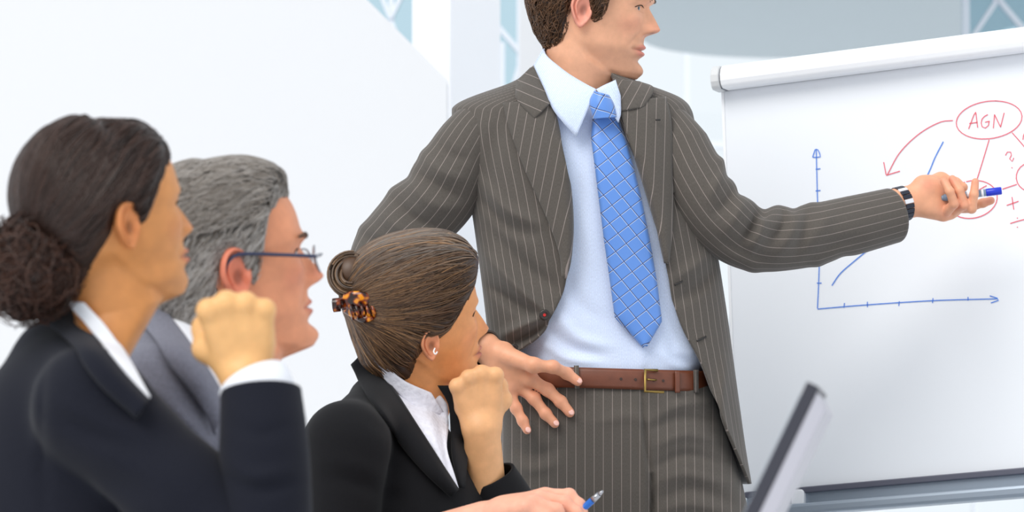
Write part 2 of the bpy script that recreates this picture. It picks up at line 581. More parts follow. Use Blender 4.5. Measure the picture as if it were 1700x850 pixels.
M['watch_dark'] = mat('watch_steel_dark', srgb(48, 52, 64), 0.25, metal=0.5)
M['watch_light'] = mat('watch_steel_light', srgb(228, 232, 240), 0.25)
M['lash'] = mat('lash', srgb(46, 32, 26), 0.7)
M['pearl'] = mat('pearl', srgb(240, 240, 238), 0.15)

def glassy(name, tint, alpha=0.35, rough=0.02):
    m = bpy.data.materials.new(name); m.use_nodes = True; nt = m.node_tree
    for n in list(nt.nodes):
        if n.type == 'BSDF_PRINCIPLED': nt.nodes.remove(n)
    out = nt.nodes['Material Output']
    t = nt.nodes.new('ShaderNodeBsdfTransparent'); t.inputs[0].default_value = (*tint, 1)
    g = nt.nodes.new('ShaderNodeBsdfGlossy'); g.inputs['Roughness'].default_value = rough
    fz = nt.nodes.new('ShaderNodeFresnel'); fz.inputs[0].default_value = 1.45
    mx = nt.nodes.new('ShaderNodeMixShader')
    nt.links.new(fz.outputs[0], mx.inputs[0]); nt.links.new(t.outputs[0], mx.inputs[1]); nt.links.new(g.outputs[0], mx.inputs[2])
    nt.links.new(mx.outputs[0], out.inputs[0])
    return m
M['pane'] = glassy('blue_window_glass', (0.74, 0.855, 0.90))
M['pane_light'] = glassy('pale_window_glass', (0.97, 0.99, 1.0))
M['lens'] = glassy('clear_lens', (0.97, 0.98, 0.99))

def tortoise():
    m = bpy.data.materials.new('tortoiseshell'); m.use_nodes = True; nt = m.node_tree; b = nt.nodes['Principled BSDF']
    b.inputs['Roughness'].default_value = 0.12
    tc = nt.nodes.new('ShaderNodeTexCoord'); n = nt.nodes.new('ShaderNodeTexNoise'); n.inputs['Scale'].default_value = 75; n.inputs['Detail'].default_value = 1
    nt.links.new(tc.outputs['Object'], n.inputs['Vector'])
    r = nt.nodes.new('ShaderNodeValToRGB'); e = r.color_ramp.elements
    e[0].position = 0.42; e[0].color = (*srgb(40, 16, 10), 1); e[1].position = 0.62; e[1].color = (*srgb(225, 140, 20), 1)
    x = e.new(0.52); x.color = (*srgb(120, 45, 14), 1)
    nt.links.new(n.outputs['Fac'], r.inputs[0]); nt.links.new(r.outputs[0], b.inputs['Base Color'])
    return m
M['tortoise'] = tortoise()

# ------------------------------------------------------------------ the setting
def prism(name, poly, d, thick, m, parent=None, bev=0.0):
    a = np.array([P(x, y, d) for x, y in poly]); n = len(a)
    b = a + np.array([0, thick, 0])
    f = [tuple(range(n)), tuple(range(2*n-1, n-1, -1))] + [(i, i+n, (i+1) % n + n, (i+1) % n) for i in range(n)]
    f = [q[::-1] for q in f]
    o = mesh_obj(name, np.vstack([a, b]), f, m, parent, smooth=False)
    if bev: bevel(o, bev)
    return o

def zpx(d, z):
    """pixel row of height z at distance d (near the picture's middle)"""
    return float(PROJ(np.array([0, d, z]))[1])

struct(box('floor', (-9, -3, -0.1), (9, 24, 0.0), M['floor']))
fl10 = zpx(10.0, 0.0)
struct(prism('wall_left', [(-2600, fl10), (-2600, -1250), (-640, -1250), (610, 0), (742, 132), (742, fl10)], 10.0, 0.18, M['wall']))
# square column, its side turned a little to the viewer
col_c = P(757, 400, 10.9); cw = 0.088
rot = math.radians(38)
cv, cf = box_geo((-cw, -cw, 0), (cw, cw, 3.6))
cr_ = np.array([[math.cos(rot), -math.sin(rot), 0], [math.sin(rot), math.cos(rot), 0], [0, 0, 1]])
struct(mesh_obj('trim_1', cv @ cr_.T + np.array([col_c[0], 10.9, 0]), cf, M['wall2'], smooth=False))
struct(box('trim_2', (P(862, 0, 13.6)[0], 13.5, 0), (P(908, 0, 13.6)[0], 13.62, 4.2), M['wall']))

def bar(p, q, d, wpx, parent, name='mullion', depth=0.05, m=None):
    """straight frame bar between two pixels on an upright plane at distance d"""
    a = P(*p, d); b = P(*q, d); t = b - a; L = np.linalg.norm(t); t /= L
    n = np.array([0, 1.0, 0]); s = np.cross(t, n); s /= np.linalg.norm(s)
    hw = wpx / (FPX / d) / 2
    v = [a+s*hw, b+s*hw, b-s*hw, a-s*hw]; v = v + [x + n*depth for x in v]
    f = [(0,1,2,3),(7,6,5,4),(0,4,5,1),(1,5,6,2),(2,6,7,3),(3,7,4,0)]
    return mesh_obj(name, np.array(v), f, m or M['frame_white'], parent, smooth=False)

def window(name, x0, x1, d, bars, panes, z0=0.0, z1=4.6, glass='pane'):
    base = np.array([P((x0+x1)/2, 400, d)[0], d, z0])
    o = bpy.data.objects.new(name, None); C.objects.link(o); o.location = tuple(base); struct(o)
    ytop = zpx(d, z1); ybot = zpx(d, z0)
    for a, b in panes:
        A = P(a, ybot, d + 0.02); B = P(b, ybot, d + 0.02)
        v, f = box_geo((A[0], d + 0.02, z0), (B[0], d + 0.03, z1))
        mesh_obj('pane', v, f, M[glass], o, smooth=False)
    for i_, (p, q, wpx) in enumerate(bars): bar(p, q, d - .004*i_, wpx, o, depth=.05 + .004*i_*.5)
    for y in (ytop, ybot - 6): bar((x0, y), (x1, y), d, 14, o, 'window_frame')
    return o

yb = zpx(14, 0.0); yt = zpx(14, 4.6)
window('window_1', 540, 716, 14.0,
       [((596, yb), (596, yt), 10), ((652, yb), (647, yt), 9), ((694, yb), (690, yt), 9), ((648, 30), (668, -12), 7), ((632, -10), (648, 30), 7), ((650, 36), (692, 150), 7), ((590, -60), (632, -10), 7)],
       [(540, 596), (596, 650), (650, 716)])
window('window_2', 812, 872, 14.0,
       [((862, yb), (862, yt), 8), ((812, 26), (868, 92), 8), ((866, 96), (836, 200), 8), ((812, -40), (850, -100), 8), ((832, 160), (832, 70), 12)],
       [(812, 862), (862, 872)])
yb19 = zpx(19, 0.0)
window('window_3', 880, 1900, 19.0,
       [((1012, yb19), (1012, -800), 8), ((1140, yb19), (1140, -800), 7), ((1300, yb19), (1300, -800), 8), ((1460, yb19), (1460, -800), 8), ((1620, yb19), (1620, -800), 8), ((1780, yb19), (1780, -800), 8), ((880, 240), (1900, 240), 9)],
       [(880, 1012), (1012, 1140), (1140, 1300), (1300, 1460), (1460, 1620), (1620, 1780), (1780, 1900)], z1=5.2, glass='pane_light')
yb13 = zpx(13, 0.0)
window('window_4', 1597, 1860, 13.0,
       [((1607, 430), (1601, -500), 11), ((1656, 0), (1600, 84), 8), ((1660, 0), (1740, 96), 8), ((1656, 0), (1600, -84), 8), ((1660, 0), (1740, -96), 8), ((1745, 430), (1745, -500), 10)],
       [(1600, 1745), (1745, 1860)], z0=1.6, z1=3.4)

def onplane_z(px, py, z):
    r = ray(px, py); t = (z - CAMZ) / r[2]
    return r * t + np.array([0, 0, CAMZ])
edge = crv([(985, -70), (1010, 0), (1040, 45), (1066, 68), (1090, 79), (1130, 87), (1200, 94), (1310, 97), (1440, 94), (1560, 80), (1700, 40)], 46)
sv = [onplane_z(x, y, 2.7) for x, y in edge]
e0, e1 = sv[0].copy(), sv[-1].copy()
sv = [np.array([e0[0], 7.5, 2.7])] + sv + [np.array([e1[0], 7.5, 2.7])]
sv = np.array(sv); n = len(sv)
sf = [tuple(range(n)), tuple(range(2*n-1, n-1, -1))] + [(i, i+n, (i+1) % n+n, (i+1) % n) for i in range(n)]
struct(mesh_obj('ceiling', np.vstack([sv, sv + np.array([0, 0, 0.22])]), sf, M['soffit'], smooth=False))

# ------------------------------------------------------------------ whiteboard
b0 = P(1197, 155, 7.28); b1 = P(1197+60, 820, 7.22); b2 = P(1900, 64, 6.98)
bn = np.cross(b1 - b0, b2 - b0); bn /= np.linalg.norm(bn)
if bn[1] > 0: bn = -bn                       # towards the viewer
def BP(px, py, off=0.0):
    r = ray(px, py); o = np.array([0, 0, CAMZ])
    t = ((b0 + bn*off - o) @ bn) / (r @ bn)
    return o + r*t
bx = BP(1700, 90) - BP(1203, 153); bx /= np.linalg.norm(bx)       # along the top edge
bz = np.cross(bx, bn); bz = bz if bz[2] > 0 else -bz
wb_foot = BP(1500, 800); wb = thing('whiteboard', 'white presentation board with red and blue marker drawings behind the standing man', 'whiteboard', (wb_foot[0], wb_foot[1] + 0.1, 0))

def bslab(name, poly, t0, t1, m, bev=0.0):
    """flat piece on the board: outline in pixels, from offset t0 to t1 in front of the board face"""
    a = np.array([BP(x, y, 0) for x, y in poly]); n = len(a)
    v = np.vstack([a + bn*t1, a + bn*t0])
    f = [tuple(range(n)), tuple(range(2*n-1, n-1, -1))] + [(i, i+n, (i+1) % n+n, (i+1) % n) for i in range(n)]
    nn = np.cross(a[1]-a[0], a[2]-a[1])
    if nn @ bn < 0: f = [q[::-1] for q in f]
    o = mesh_obj(name, v, f, m, wb, smooth=False)
    if bev: bevel(o, bev)
    return o
def topy(x): return 151 - 0.127*(x-1203)
def boty(x): return 812 - 0.0885*(x-1302)
bslab('board_panel', [(1202, topy(1202)-8), (1900, topy(1900)-8), (1900, boty(1900)), (1226, boty(1226))], -0.012, 0.0, M['board'])
bslab('edge_strip', [(1197.5, topy(1198)-2), (1202, topy(1202)-2), (1226, boty(1226)), (1221.5, boty(1222))], -0.014, 0.001, M['roller'])
# rounded roller case along the top, grey end cap
prof = [(0.0, 0.0), (0.032, 0.0), (0.039, 0.004), (0.043, 0.014), (0.042, 0.026), (0.036, 0.037), (0.026, 0.044), (0.0, 0.045)]
def extrude_prof(name, p0, L, prof, m, off0=0.0):
    k = len(prof); v = []
    for s in (0, L):
        for a, b in prof: v.append(p0 + bx*s + bn*(a+off0) + bz*b)
    f = [tuple(range(k)), tuple(range(2*k-1, k-1, -1))] + [(i, i+k, (i+1) % k+k, (i+1) % k) for i in range(k)]
    o = mesh_obj(name, np.array(v), f, m, wb, smooth=False)
    bevel(o, 0.003, 3)
    return o
p0 = BP(1208, 151)
rc = extrude_prof('roller_case', p0, 0.86, prof, M['roller'])
extrude_prof('end_cap', BP(1192.5, 153.5), 0.0165, [(a*1.04, b*1.05-0.001) for a, b in prof], M['endcap'])
bslab('painted_shadow_line', [(1206, topy(1206)-1.2), (1900, topy(1900)-1.2), (1900, topy(1900)+0.5), (1206, topy(1206)+0.5)], 0.0, 0.030, M['alu_dark'])  # dark strip modelled in place of the shade under the roller case
# rail and pen tray along the bottom
def strip(name, ya, yb, t0, t1, m, x0=1240, bev=0.002):
    return bslab(name, [(x0, boty(x0)+ya), (1900, boty(1900)+ya*1.12), (1900, boty(1900)+yb*1.12), (x0, boty(x0)+yb)], t0, t1, m, bev)
strip('bottom_rail', 0, 10, -0.012, 0.016, M['alu_dark'])
strip('tray_back', 8, 31, -0.012, 0.006, M['alu'])
strip('tray_lip', 29, 47, -0.005, 0.06, M['alu'], bev=0.006)
bslab('clip', [(1318, 818), (1321, 814), (1336, 813), (1340, 817), (1340, 838), (1319, 838)], 0.005, 0.02, M['roller'], 0.002)
for pxp in (1222, 1880):
    top = BP(pxp, topy(pxp)+20, -0.03); v, f = tube([top, [top[0], top[1]+0.02, 0.06]], 0.014, 12)
    mesh_obj('post', v, f, M['alu'], wb)
    v, f = tube([[top[0], top[1]-0.22, 0.02], [top[0], top[1]+0.3, 0.02]], 0.02, 12)
    mesh_obj('foot', v, f, M['alu'], wb)

def ink(strokes, m, name, wpx=2.2):
    """marker lines: thin ribbons of ink on the board"""
    g = Geo()
    for pts in strokes:
        n = max(2, int(np.sum(np.linalg.norm(np.diff(np.array(pts, float), axis=0), axis=1)) / 7) + 2)
        c = crv(pts, n) if len(pts) > 2 else lin(pts, n)
        t = np.gradient(c, axis=0); t /= np.linalg.norm(t, axis=1)[:, None] + 1e-9
        s = np.stack([-t[:, 1], t[:, 0]], -1) * wpx / 2
        v = []
        for k in range(n):
            v.append(BP(*(c[k]+s[k]), 0.0012)); v.append(BP(*(c[k]-s[k]), 0.0012))
        f = []
        for k in range(n-1):
            q = (2*k, 2*k+1, 2*k+3, 2*k+2); f.append(q)
        v = np.array(v)
        nn = np.cross(v[1]-v[0], v[2]-v[1])
        if nn @ bn < 0: f = [q[::-1] for q in f]
        g.add(v, f)
    return g.obj(name, m, wb, smooth=False, col=False, uv=False)

def ell(cx, cy, rx, ry, rot=0, a0=0, a1=370, n=28):
    o = []
    for k in range(n):
        a = math.radians(a0 + (a1-a0)*k/(n-1)); x = rx*math.cos(a); y = ry*math.sin(a); r = math.radians(rot)
        o.append((cx + x*math.cos(r) - y*math.sin(r), cy + x*math.sin(r) + y*math.cos(r)))
    return o
ink([[(1355, 247), (1357, 330), (1360, 420), (1359, 470), (1357, 512)], [(1349, 261), (1355, 246), (1362, 260), (1349, 261)], [(1354, 281), (1362, 280)], [(1354, 317), (1362, 316)], [(1356, 470), (1364, 470)],
     [(1357, 513), (1440, 506), (1550, 499), (1655, 496)], [(1643, 491), (1659, 497), (1645, 503)],
     [(1402, 503), (1401, 511)], [(1440, 501), (1440, 510)], [(1493, 500), (1492, 508)], [(1549, 495), (1548, 503)], [(1607, 493), (1607, 499)]], M['blue_ink'], 'chart_axes', 1.6)
ink([[(1381, 474), (1395, 454), (1420, 432), (1470, 390), (1510, 345), (1540, 290), (1552, 262), (1566, 235)]], M['blue_ink'], 'chart_curve', 1.7)
ink([ell(1642, 199, 55, 31, -8, -75, 290), [(1642, 232), (1630, 272), (1618, 310)], ell(1614, 331, 42, 31, -12, -95, 262), [(1590, 340), (1608, 326), (1634, 310), (1638, 308)],
     [(1582, 200), (1560, 203), (1526, 222), (1494, 253), (1473, 290)], [(1467, 269), (1471, 290)], [(1471, 291), (1494, 284)],
     [(1680, 220), (1695, 237), (1712, 258)], [(1664, 314), (1688, 306)], ell(1712, 294, 25, 24, 0, 60, 420)], M['red_ink'], 'diagram', 1.5)
HW = [[(1608, 214), (1617, 190), (1620, 186)], [(1620, 187), (1623, 212)], [(1609, 205), (1623, 203)],
     [(1640, 190), (1631, 196), (1629, 207), (1634, 213), (1641, 208), (1642, 202)], [(1635, 203), (1643, 201)],
     [(1649, 213), (1651, 190)], [(1651, 190), (1661, 211)], [(1661, 211), (1667, 187)],
     [(1669, 258), (1674, 251), (1680, 255), (1676, 263), (1680, 268), (1683, 262)], [(1679, 278), (1681, 279)],
     [(1671, 341), (1691, 334)], [(1680, 327), (1683, 348)],
     [(1677, 371), (1690, 367), (1706, 363)], [(1688, 362), (1690, 362)], [(1688, 377), (1690, 377)], [(1698, 232), (1700, 222), (1706, 214)]]
for nm, a, b in (('lettering', 0, 3), ('lettering', 3, 5), ('lettering', 5, 8), ('question_mark', 8, 10), ('plus_sign', 10, 12), ('division_sign', 12, 15), ('lettering', 15, 16)):
    ink(HW[a:b], M['red_ink'], nm, 1.5)

# ------------------------------------------------------------------ table and laptop (mostly below the picture)
tb = thing('meeting_table', 'pale meeting table top carrying the open laptop', 'table', (0.42, 5.1, 0))
box('table_top', (-0.02, 3.75, 0.700), (1.15, 6.33, 0.728), M['table'], tb, 0.004)
for tx in (0.06, 1.07):
    for ty in (3.85, 6.22):
        v, f = tube([(tx, ty, 0), (tx, ty, 0.700)], 0.022, 14); mesh_obj('leg', v, f, M['steel'], tb)
LD = 4.05
lp_hinge = P(1222, 850 + 40, LD)
lp = thing('laptop', 'open silver laptop with dark bezel, its lid seen edge-on', 'laptop', (lp_hinge[0], LD, 0.728))
lid_top_f = P(1340, 633, LD); lid_dir = lid_top_f - P(1236, 850, LD); lid_dir /= np.linalg.norm(lid_dir)
hz = lid_top_f - lid_dir * ((lid_top_f[2] - 0.752) / lid_dir[2])
ydir = np.array([0.105, 0.994, 0.0]); ydir /= np.linalg.norm(ydir)       # along the hinge, away from the viewer
nrm = np.cross(ydir, lid_dir); nrm = nrm if nrm[0] > 0 else -nrm; nrm /= np.linalg.norm(nrm)
def lid_box(name, s0, s1, t0, t1, w0, w1, m, cham=0.0):
    v = []
    Ltot = np.linalg.norm(lid_top_f - hz)
    for wv in (w0, w1):
        for s, t in ((s0, t0), (s1, t0), (s1 - cham, t1), (s0, t1)):
            v.append(hz + lid_dir*s*Ltot + nrm*t + ydir*wv)
    f = [(0,1,2,3),(7,6,5,4),(0,4,5,1),(1,5,6,2),(2,6,7,3),(3,7,4,0)]
    o = mesh_obj(name, np.array(v), f, m, lp, smooth=False); bevel(o, 0.0012)
    return o
lid_box('lid', 0.0, 0.975, 0.0142, 0.030, 0.0, 0.31, M['lap_grey'], 0.06)
lid_box('bezel', 0.0, 1.0, 0.0, 0.014, -0.001, 0.311, M['lap_dark'])
lid_box('screen', 0.06, 0.93, -0.0012, 0.0002, 0.015, 0.295, M['alu'])
bb = []
for s in (0.02, -0.235):
    for wv in (0.0, 0.31):
        for z in (0.7285, 0.751): bb.append([hz[0] + s + ydir[0]*wv, LD + ydir[1]*wv, z])
base_o = mesh_obj('base', np.array(bb), [(0,1,3,2),(4,6,7,5),(0,4,5,1),(2,3,7,6),(0,2,6,4),(1,5,7,3)], M['lap_grey'], lp, smooth=False); bevel(base_o, 0.003)
kb = [[hz[0] + s + ydir[0]*wv, LD + ydir[1]*wv, z] for s in (-0.03, -0.13) for wv in (0.02, 0.29) for z in (0.7508, 0.7528)]
mesh_obj('keyboard', np.array(kb), [(0,1,3,2),(4,6,7,5),(0,4,5,1),(2,3,7,6),(0,2,6,4),(1,5,7,3)], M['lap_dark'], lp, smooth=False)

# ------------------------------------------------------------------ heads
def head_fn(p):
    """returns r(theta,z): the bare head and neck as radius around the upright axis through the ears; z=0 chin"""
    zt = [(-0.20, .085, .070, .052), (-0.02, .080, .088, .046), (0.0, p.get('chin', .080), .088, p.get('chinw', .040)), (0.010, p.get('chin', .080)+.003, .089, p.get('chinw', .040)+.004), (0.025, .083, .090, .051), (0.05, .0865, .091, p.get('jaww', .058)), (0.075, .088, .094, .064), (0.10, .089, .098, .0695),
          (0.118, .0895, .1005, .0725), (0.135, .0950, .102, .0755), (0.15, .0945, .102, .077), (0.165, .0925, .101, .0765)]
    fF = smooth_ip(zt, 1); fB = smooth_ip(zt, 2); fW = smooth_ip(zt, 3)
    neckr = p.get('neck', .058)
    def r(th, z):
        zc = np.minimum(z, .150)
        al = np.clip((z - .150) / .087, 0, 1)
        kF = np.power(np.maximum(1 - al**2.5, 1e-6), 0.52)
        kB = np.power(np.maximum(1 - al**2.2, 1e-6), 0.50)
        A = np.where(np.cos(th) > 0, fF(zc)*kF, fB(zc)*kB)
        W = fW(zc) * np.power(np.maximum(1 - al**2.3, 1e-6), 0.52)
        n = 2.0 + 0.45*sstep(0.06, 0.12, z)*(1-al)
        face = (np.abs(np.cos(th)/A)**n + np.abs(np.sin(th)/W)**n)**(-1/n)
        # jaw line: above it the face, below it the neck
        at = np.degrees(np.abs((th + np.pi) % (2*np.pi) - np.pi))
        zj = np.interp(at, [0, 25, 60, 85, 100, 118, 150, 180], [-0.004, -0.002, .012, .026, .044, .066, .060, .058]) + p.get('jawz', 0)
        ww = np.interp(at, [0, 60, 95, 125, 180], [.010, .014, .020, .030, .034])
        drop = np.clip(-z, 0, .3)
        nA = np.where(np.cos(th) > 0, p.get('neckf', .040), .078 + .10*drop)
        nW = neckr + 0.25*np.maximum(drop-.05, 0)
        neck = (np.abs(np.cos(th)/nA)**2 + np.abs(np.sin(th)/nW)**2)**-0.5
        k = sstep(0, 1, (z - zj)/ww + 0.5)
        return neck*(1-k) + face*k
    return r

def face_detail(v, p):
    x, y, z = v[:, 0], v[:, 1], v[:, 2]
    fr = sstep(0.02, 0.05, x)
    G = lambda a, s: np.exp(-(a/s)**2)
    d = np.zeros(len(v))
    nl = p.get('nose', .027); zt = p.get('nosez', .084)
    # nose ridge
    t = np.clip((.124 - z)/(.124 - zt), 0, 1)
    up_ = np.clip((.124 - z)/(.124 - zt + .003), 0, 2)**p.get('nosec', 0.95)
    ridge = nl*np.clip(smin(up_, (z - (zt - .0125))/.0095, p.get('noser', .42)) + .04, 0, 2)*sstep(zt - .016, zt - .007, z)
    sg = .0068 + .0052*t
    d += ridge*np.exp(-np.abs(y/sg)**2.2)
    for s in (-1, 1):
        d += .010*G(y - s*.0135, .0062)*G(z - (zt - .003), .0075)
        d -= p.get('socket', .0105)*G(y - s*.030, .0165)*G(z - .1175, .0105)
        d += .0045*G(y - s*.033, .012)*G(z - .117, .0065)
        d += .0032*G(y - s*.033, .014)*G(z - .1240, .0032) + .0022*G(y - s*.032, .014)*G(z - .1100, .0034)
        d += p.get('brow', .004)*G(y - s*.026, .020)*G(z - .1345, .0065)
        d += .004*G(y - s*.046, .016)*G(z - .094, .014)
        d -= .0028*G(y - s*(.022 + (.078 - z)*.55), .0045)*G(z - .066, .016)
        d -= .004*G(y - s*.027, .006)*G(z - .0485, .006)
    d += p.get('lip', .0065)*np.exp(-np.abs(y/.021)**3)*G(z - (.0545 - 3*y*y), .0042)
    d += p.get('lip', .0065)*1.05*np.exp(-np.abs(y/.019)**3)*G(z - .0425, .0048)
    d -= .0042*np.exp(-np.abs(y/.025)**4)*G(z - .0487, .0020)
    d -= .0040*G(y, .020)*G(z - .031, .0062)
    d += p.get('chinb', .0065)*G(y, .019)*G(z - .0135, .0115)
    d -= .003*G(y, .004)*G(z - .066, .007)
    v = v.copy(); v[:, 0] += d*fr
    return v

def head_mesh(p, nt=180):
    r = head_fn(p)
    # dense to the front, dense around the face
    u = np.linspace(-1, 1, nt, endpoint=False)
    th = np.pi*(0.62*u + 0.38*u**3)
    zs = np.concatenate([np.linspace(p.get('neck0', -0.13), -0.022, 10), np.linspace(-0.02, 0.15, 118), .150 + .087*np.sin(np.linspace(0.03, np.pi/2-0.02, 34))])
    T, Z = np.meshgrid(th, zs)
    R = r(T, Z)
    off = neck_shift(Z, p)
    v = np.stack([R*np.cos(T) + off, R*np.sin(T), Z], -1).reshape(-1, 3)
    v = face_detail(v, p)
    f = grid_faces(len(zs), nt, True)
    f.append(tuple((len(zs)-1)*nt + k for k in range(nt)))
    return v, f, T.ravel(), Z.ravel(), (r, th, zs)

def neck_shift(Z, p):
    return -p.get('necklean', .35)*np.maximum(-Z, 0)

def ear_mesh(p, side=1):
    """outer ear: rim, inner fold, hollow and lobe"""
    nr, na = 15, 40
    a = np.linspace(0, 2*np.pi, na, endpoint=False)
    H, Wd = .0315, .0185
    Rx = Wd*(1 + .10*np.sin(a)); Rz = H*np.ones_like(a)
    vv = []
    for k, rho in enumerate(np.linspace(0.0, 1.0, nr)):
        x = -Rx*np.cos(a)*rho*(1 - .18*(-np.sin(a) > .3)*0) ; z = Rz*np.sin(a)*rho
        # lobe narrower
        x = x*np.where(z < 0, 1 - .45*(-z/H)**1.6, 1.0) + np.where(z < 0, .004*(-z/H), 0)
        h = .0055*np.exp(-((rho-.87)/.10)**2)*np.where(np.cos(a) < -.55, .35, 1)*np.where(np.sin(a) < -.75, .35, 1)
        h = h + .0040*np.exp(-((rho-.55)/.13)**2)*np.clip(np.cos(a)+.25, 0, 1)*np.where(np.sin(a) < -.6, .3, 1)
        cx, cz = .0035, -.003
        h = h - .0060*np.exp(-(((x-cx)/.0078)**2 + ((z-cz)/.0105)**2))
        h = h + .0045*np.exp(-(((x-.0135)/.0035)**2 + ((z+.004)/.006)**2))
        h = h - .003*np.exp(-((rho-.73)/.07)**2)*np.clip(np.cos(a)+.4, 0, 1)
        if k == nr-1: h = h*0 - .0015
        vv.append(np.stack([x, h, z], -1))
    front = np.vstack(vv)
    back = []
    for rho in (0.9, 0.6, 0.35):
        x = -Rx*np.cos(a)*rho; z = Rz*np.sin(a)*rho
        x = x*np.where(z < 0, 1 - .45*(-z/H)**1.6, 1.0)
        back.append(np.stack([x, np.full(na, -.006 - .012*(1-rho)), z], -1))
    v = np.vstack([front] + back)
    f = grid_faces(nr + 3, na, True)
    return v, f

def place_ear(v, p, side):
    sc = p.get('ear', 1.0)
    v = v*sc
    fl = math.radians(p.get('earflare', 24)); tl = math.radians(-9)
    Rz_ = np.array([[math.cos(fl), math.sin(fl), 0], [-math.sin(fl), math.cos(fl), 0], [0, 0, 1]])     # back edge swings out
    Rz_ = Rz_.T if False else Rz_
    Ry_ = np.array([[math.cos(tl), 0, -math.sin(tl)], [0, 1, 0], [math.sin(tl), 0, math.cos(tl)]])
    q = v @ Rz_.T @ Ry_.T
    q = q + np.array([-.010, p.get('eary', .0765) + .0035, .106 + p.get('earz', 0)])
    if side < 0: q = q*np.array([1, -1, 1])
    return q

class Head:
    """one head: bare head in its own frame (x forward, y left, z up, chin at z=0), posed by yaw/pitch/roll about the ear axis"""
    def __init__(s, p, px, py, d, scale, yaw, pitch=0, roll=0):
        s.p = p; s.scale = scale
        cy, sy = math.cos(math.radians(yaw)), math.sin(math.radians(yaw))
        cp, sp = math.cos(math.radians(pitch)), math.sin(math.radians(pitch))
        cr, sr = math.cos(math.radians(roll)), math.sin(math.radians(roll))
        Rr = np.array([[1,0,0],[0,cr,-sr],[0,sr,cr]])            # roll about the forward axis
        Rp = np.array([[cp,0,-sp],[0,1,0],[sp,0,cp]])            # pitch up
        Ry = np.array([[cy,-sy,0],[sy,cy,0],[0,0,1]])            # yaw: 0 faces +x (picture right), + turns away from the viewer
        s.R = Ry @ Rp @ Rr
        s.pivot = np.array([-.010, 0, .106])
        # the near (viewer-side) ear centre is placed at the pixel
        side = -1 if yaw < 175 else 1
        e = np.array([-.010, side*p.get('eary', .0765), .106])
        s.t = P(px, py, d) - s.R @ ((e - s.pivot)*scale)
    def W(s, v): return (np.asarray(v, float) - s.pivot)*s.scale @ s.R.T + s.t

def skin_cols(v, p, base, lips, blush, stubble=None):
    x, y, z = v[:, 0], v[:, 1], v[:, 2]
    c = np.tile(np.array(base, float), (len(v), 1))
    def mixin(mask, col, k):
        nonlocal c
        m = np.clip(mask, 0, 1)[:, None]*k
        c = c*(1-m) + np.array(col)*m
    fr = sstep(.04, .06, x)
    for s in (-1, 1):
        mixin(np.exp(-((y-s*.045)/.022)**2 - ((z-.088)/.018)**2)*fr, blush, .30)
    mixin(np.exp(-(y/.015)**2 - ((z-.084)/.012)**2)*fr, blush, .5)
    lm = np.exp(-np.abs(y/.0225)**6)*fr*np.maximum(np.exp(-((z-.0542+3*y*y)/.0040)**4), np.exp(-((z-.0430-4*y*y)/.0058)**4))
    mixin(lm, lips, p.get('lipk', .8))
    mixin(np.exp(-np.abs(y/.024)**6)*fr*np.exp(-((z-.0487)/.0011)**2), (lips[0]*.35, lips[1]*.25, lips[2]*.25), .8)
    for s in (-1, 1):
        mixin(np.exp(-((y-s*.0075)/.0035)**2 - ((z-(p.get('nosez', .084)-.0075))/.0018)**2)*fr, (base[0]*.2, base[1]*.12, base[2]*.1), .8)
    if stubble is not None:
        m = sstep(.058, .040, z)*sstep(-.03, .02, x) + np.exp(-((z-.064)/.007)**2 - (y/.03)**2)*fr
        m = m*sstep(-.02, .005, z)
        mixin(m*(1-lm), stubble, .36)
    return c

def eyes(H, parent, iris=(0.12, 0.2, 0.3), gaze=0.0):
    for s in (-1, 1):
        v, f = ellipsoid((.0685, s*.0290, .1170), (.0120, .0120, .0120), 24, 16)
        c = np.tile(np.array([.86, .86, .87]), (len(v), 1))
        dd = np.hypot(v[:, 1] - s*.0290 + .012*math.sin(gaze), v[:, 2] - .117)
        fr = v[:, 0] > .0685
        c[(dd < .0058) & fr] = iris; c[(dd < .0026) & fr] = (.01, .01, .01)
        e = mesh_obj('eye', H.W(v), f, M['eye'], parent, col=c)
        hv_, hf_, _, _, _ = HEADC[id(H)]
        tr_ = bvh((hv_, hf_)); pts = []
        for yy in np.linspace(.0155, .0455, 14):
            t = (yy - .0155)/.03
            h = tr_.ray_cast(Vector((.2, s*yy, .1185 + .0045*math.sin(math.pi*min(1, t*.9+.05)) - .002*t)), Vector((-1, 0, 0)))
            if h[0] is not None: pts.append(np.array(h[0]) + np.array([.0008, s*.0004, 0]))
        lv_, lf_ = tube(H.W(pts), .0010*np.interp(np.linspace(0, 1, len(pts)), [0, .3, 1], [.3, 1, .8]), 6)
        mesh_obj('eyelashes', lv_, lf_, M['lash'], e)

def hair_shell(H, nt, zs_n, mask, thick, base):
    """scalp hair as a body with its own thickness over the head; mask>0 where hair grows"""
    r = head_fn(H.p)
    th = np.linspace(-np.pi, np.pi, nt, endpoint=False)
    zs = np.concatenate([np.linspace(-0.06, 0.15, zs_n), .150 + .087*np.sin(np.linspace(0.03, np.pi/2-0.01, 34))])
    T, Z = np.meshgrid(th, zs)
    m = mask(np.abs(T), Z)
    t = thick(T, Z)*sstep(-.006, .014, m) - .006*(m < -.006)
    R = r(T, Z)
    R2 = R + t
    al = np.clip((Z - .15)/.087, 0, 1)
    Z2 = Z + t*np.sin(al*np.pi/2)**2*0.9
    v = np.stack([R2*np.cos(T) + neck_shift(Z, H.p), R2*np.sin(T), Z2], -1).reshape(-1, 3)
    keep = (m > -.012).ravel()
    f = [q for q in grid_faces(len(zs), nt, True) if all(keep[i] for i in q)]
    f.append(tuple((len(zs)-1)*nt + k for k in range(nt)))
    used = np.unique(np.concatenate([np.array(q) for q in f])); mp = -np.ones(len(v), int); mp[used] = np.arange(len(used))
    return v[used], [tuple(mp[i] for i in q) for q in f], m.ravel()[used]

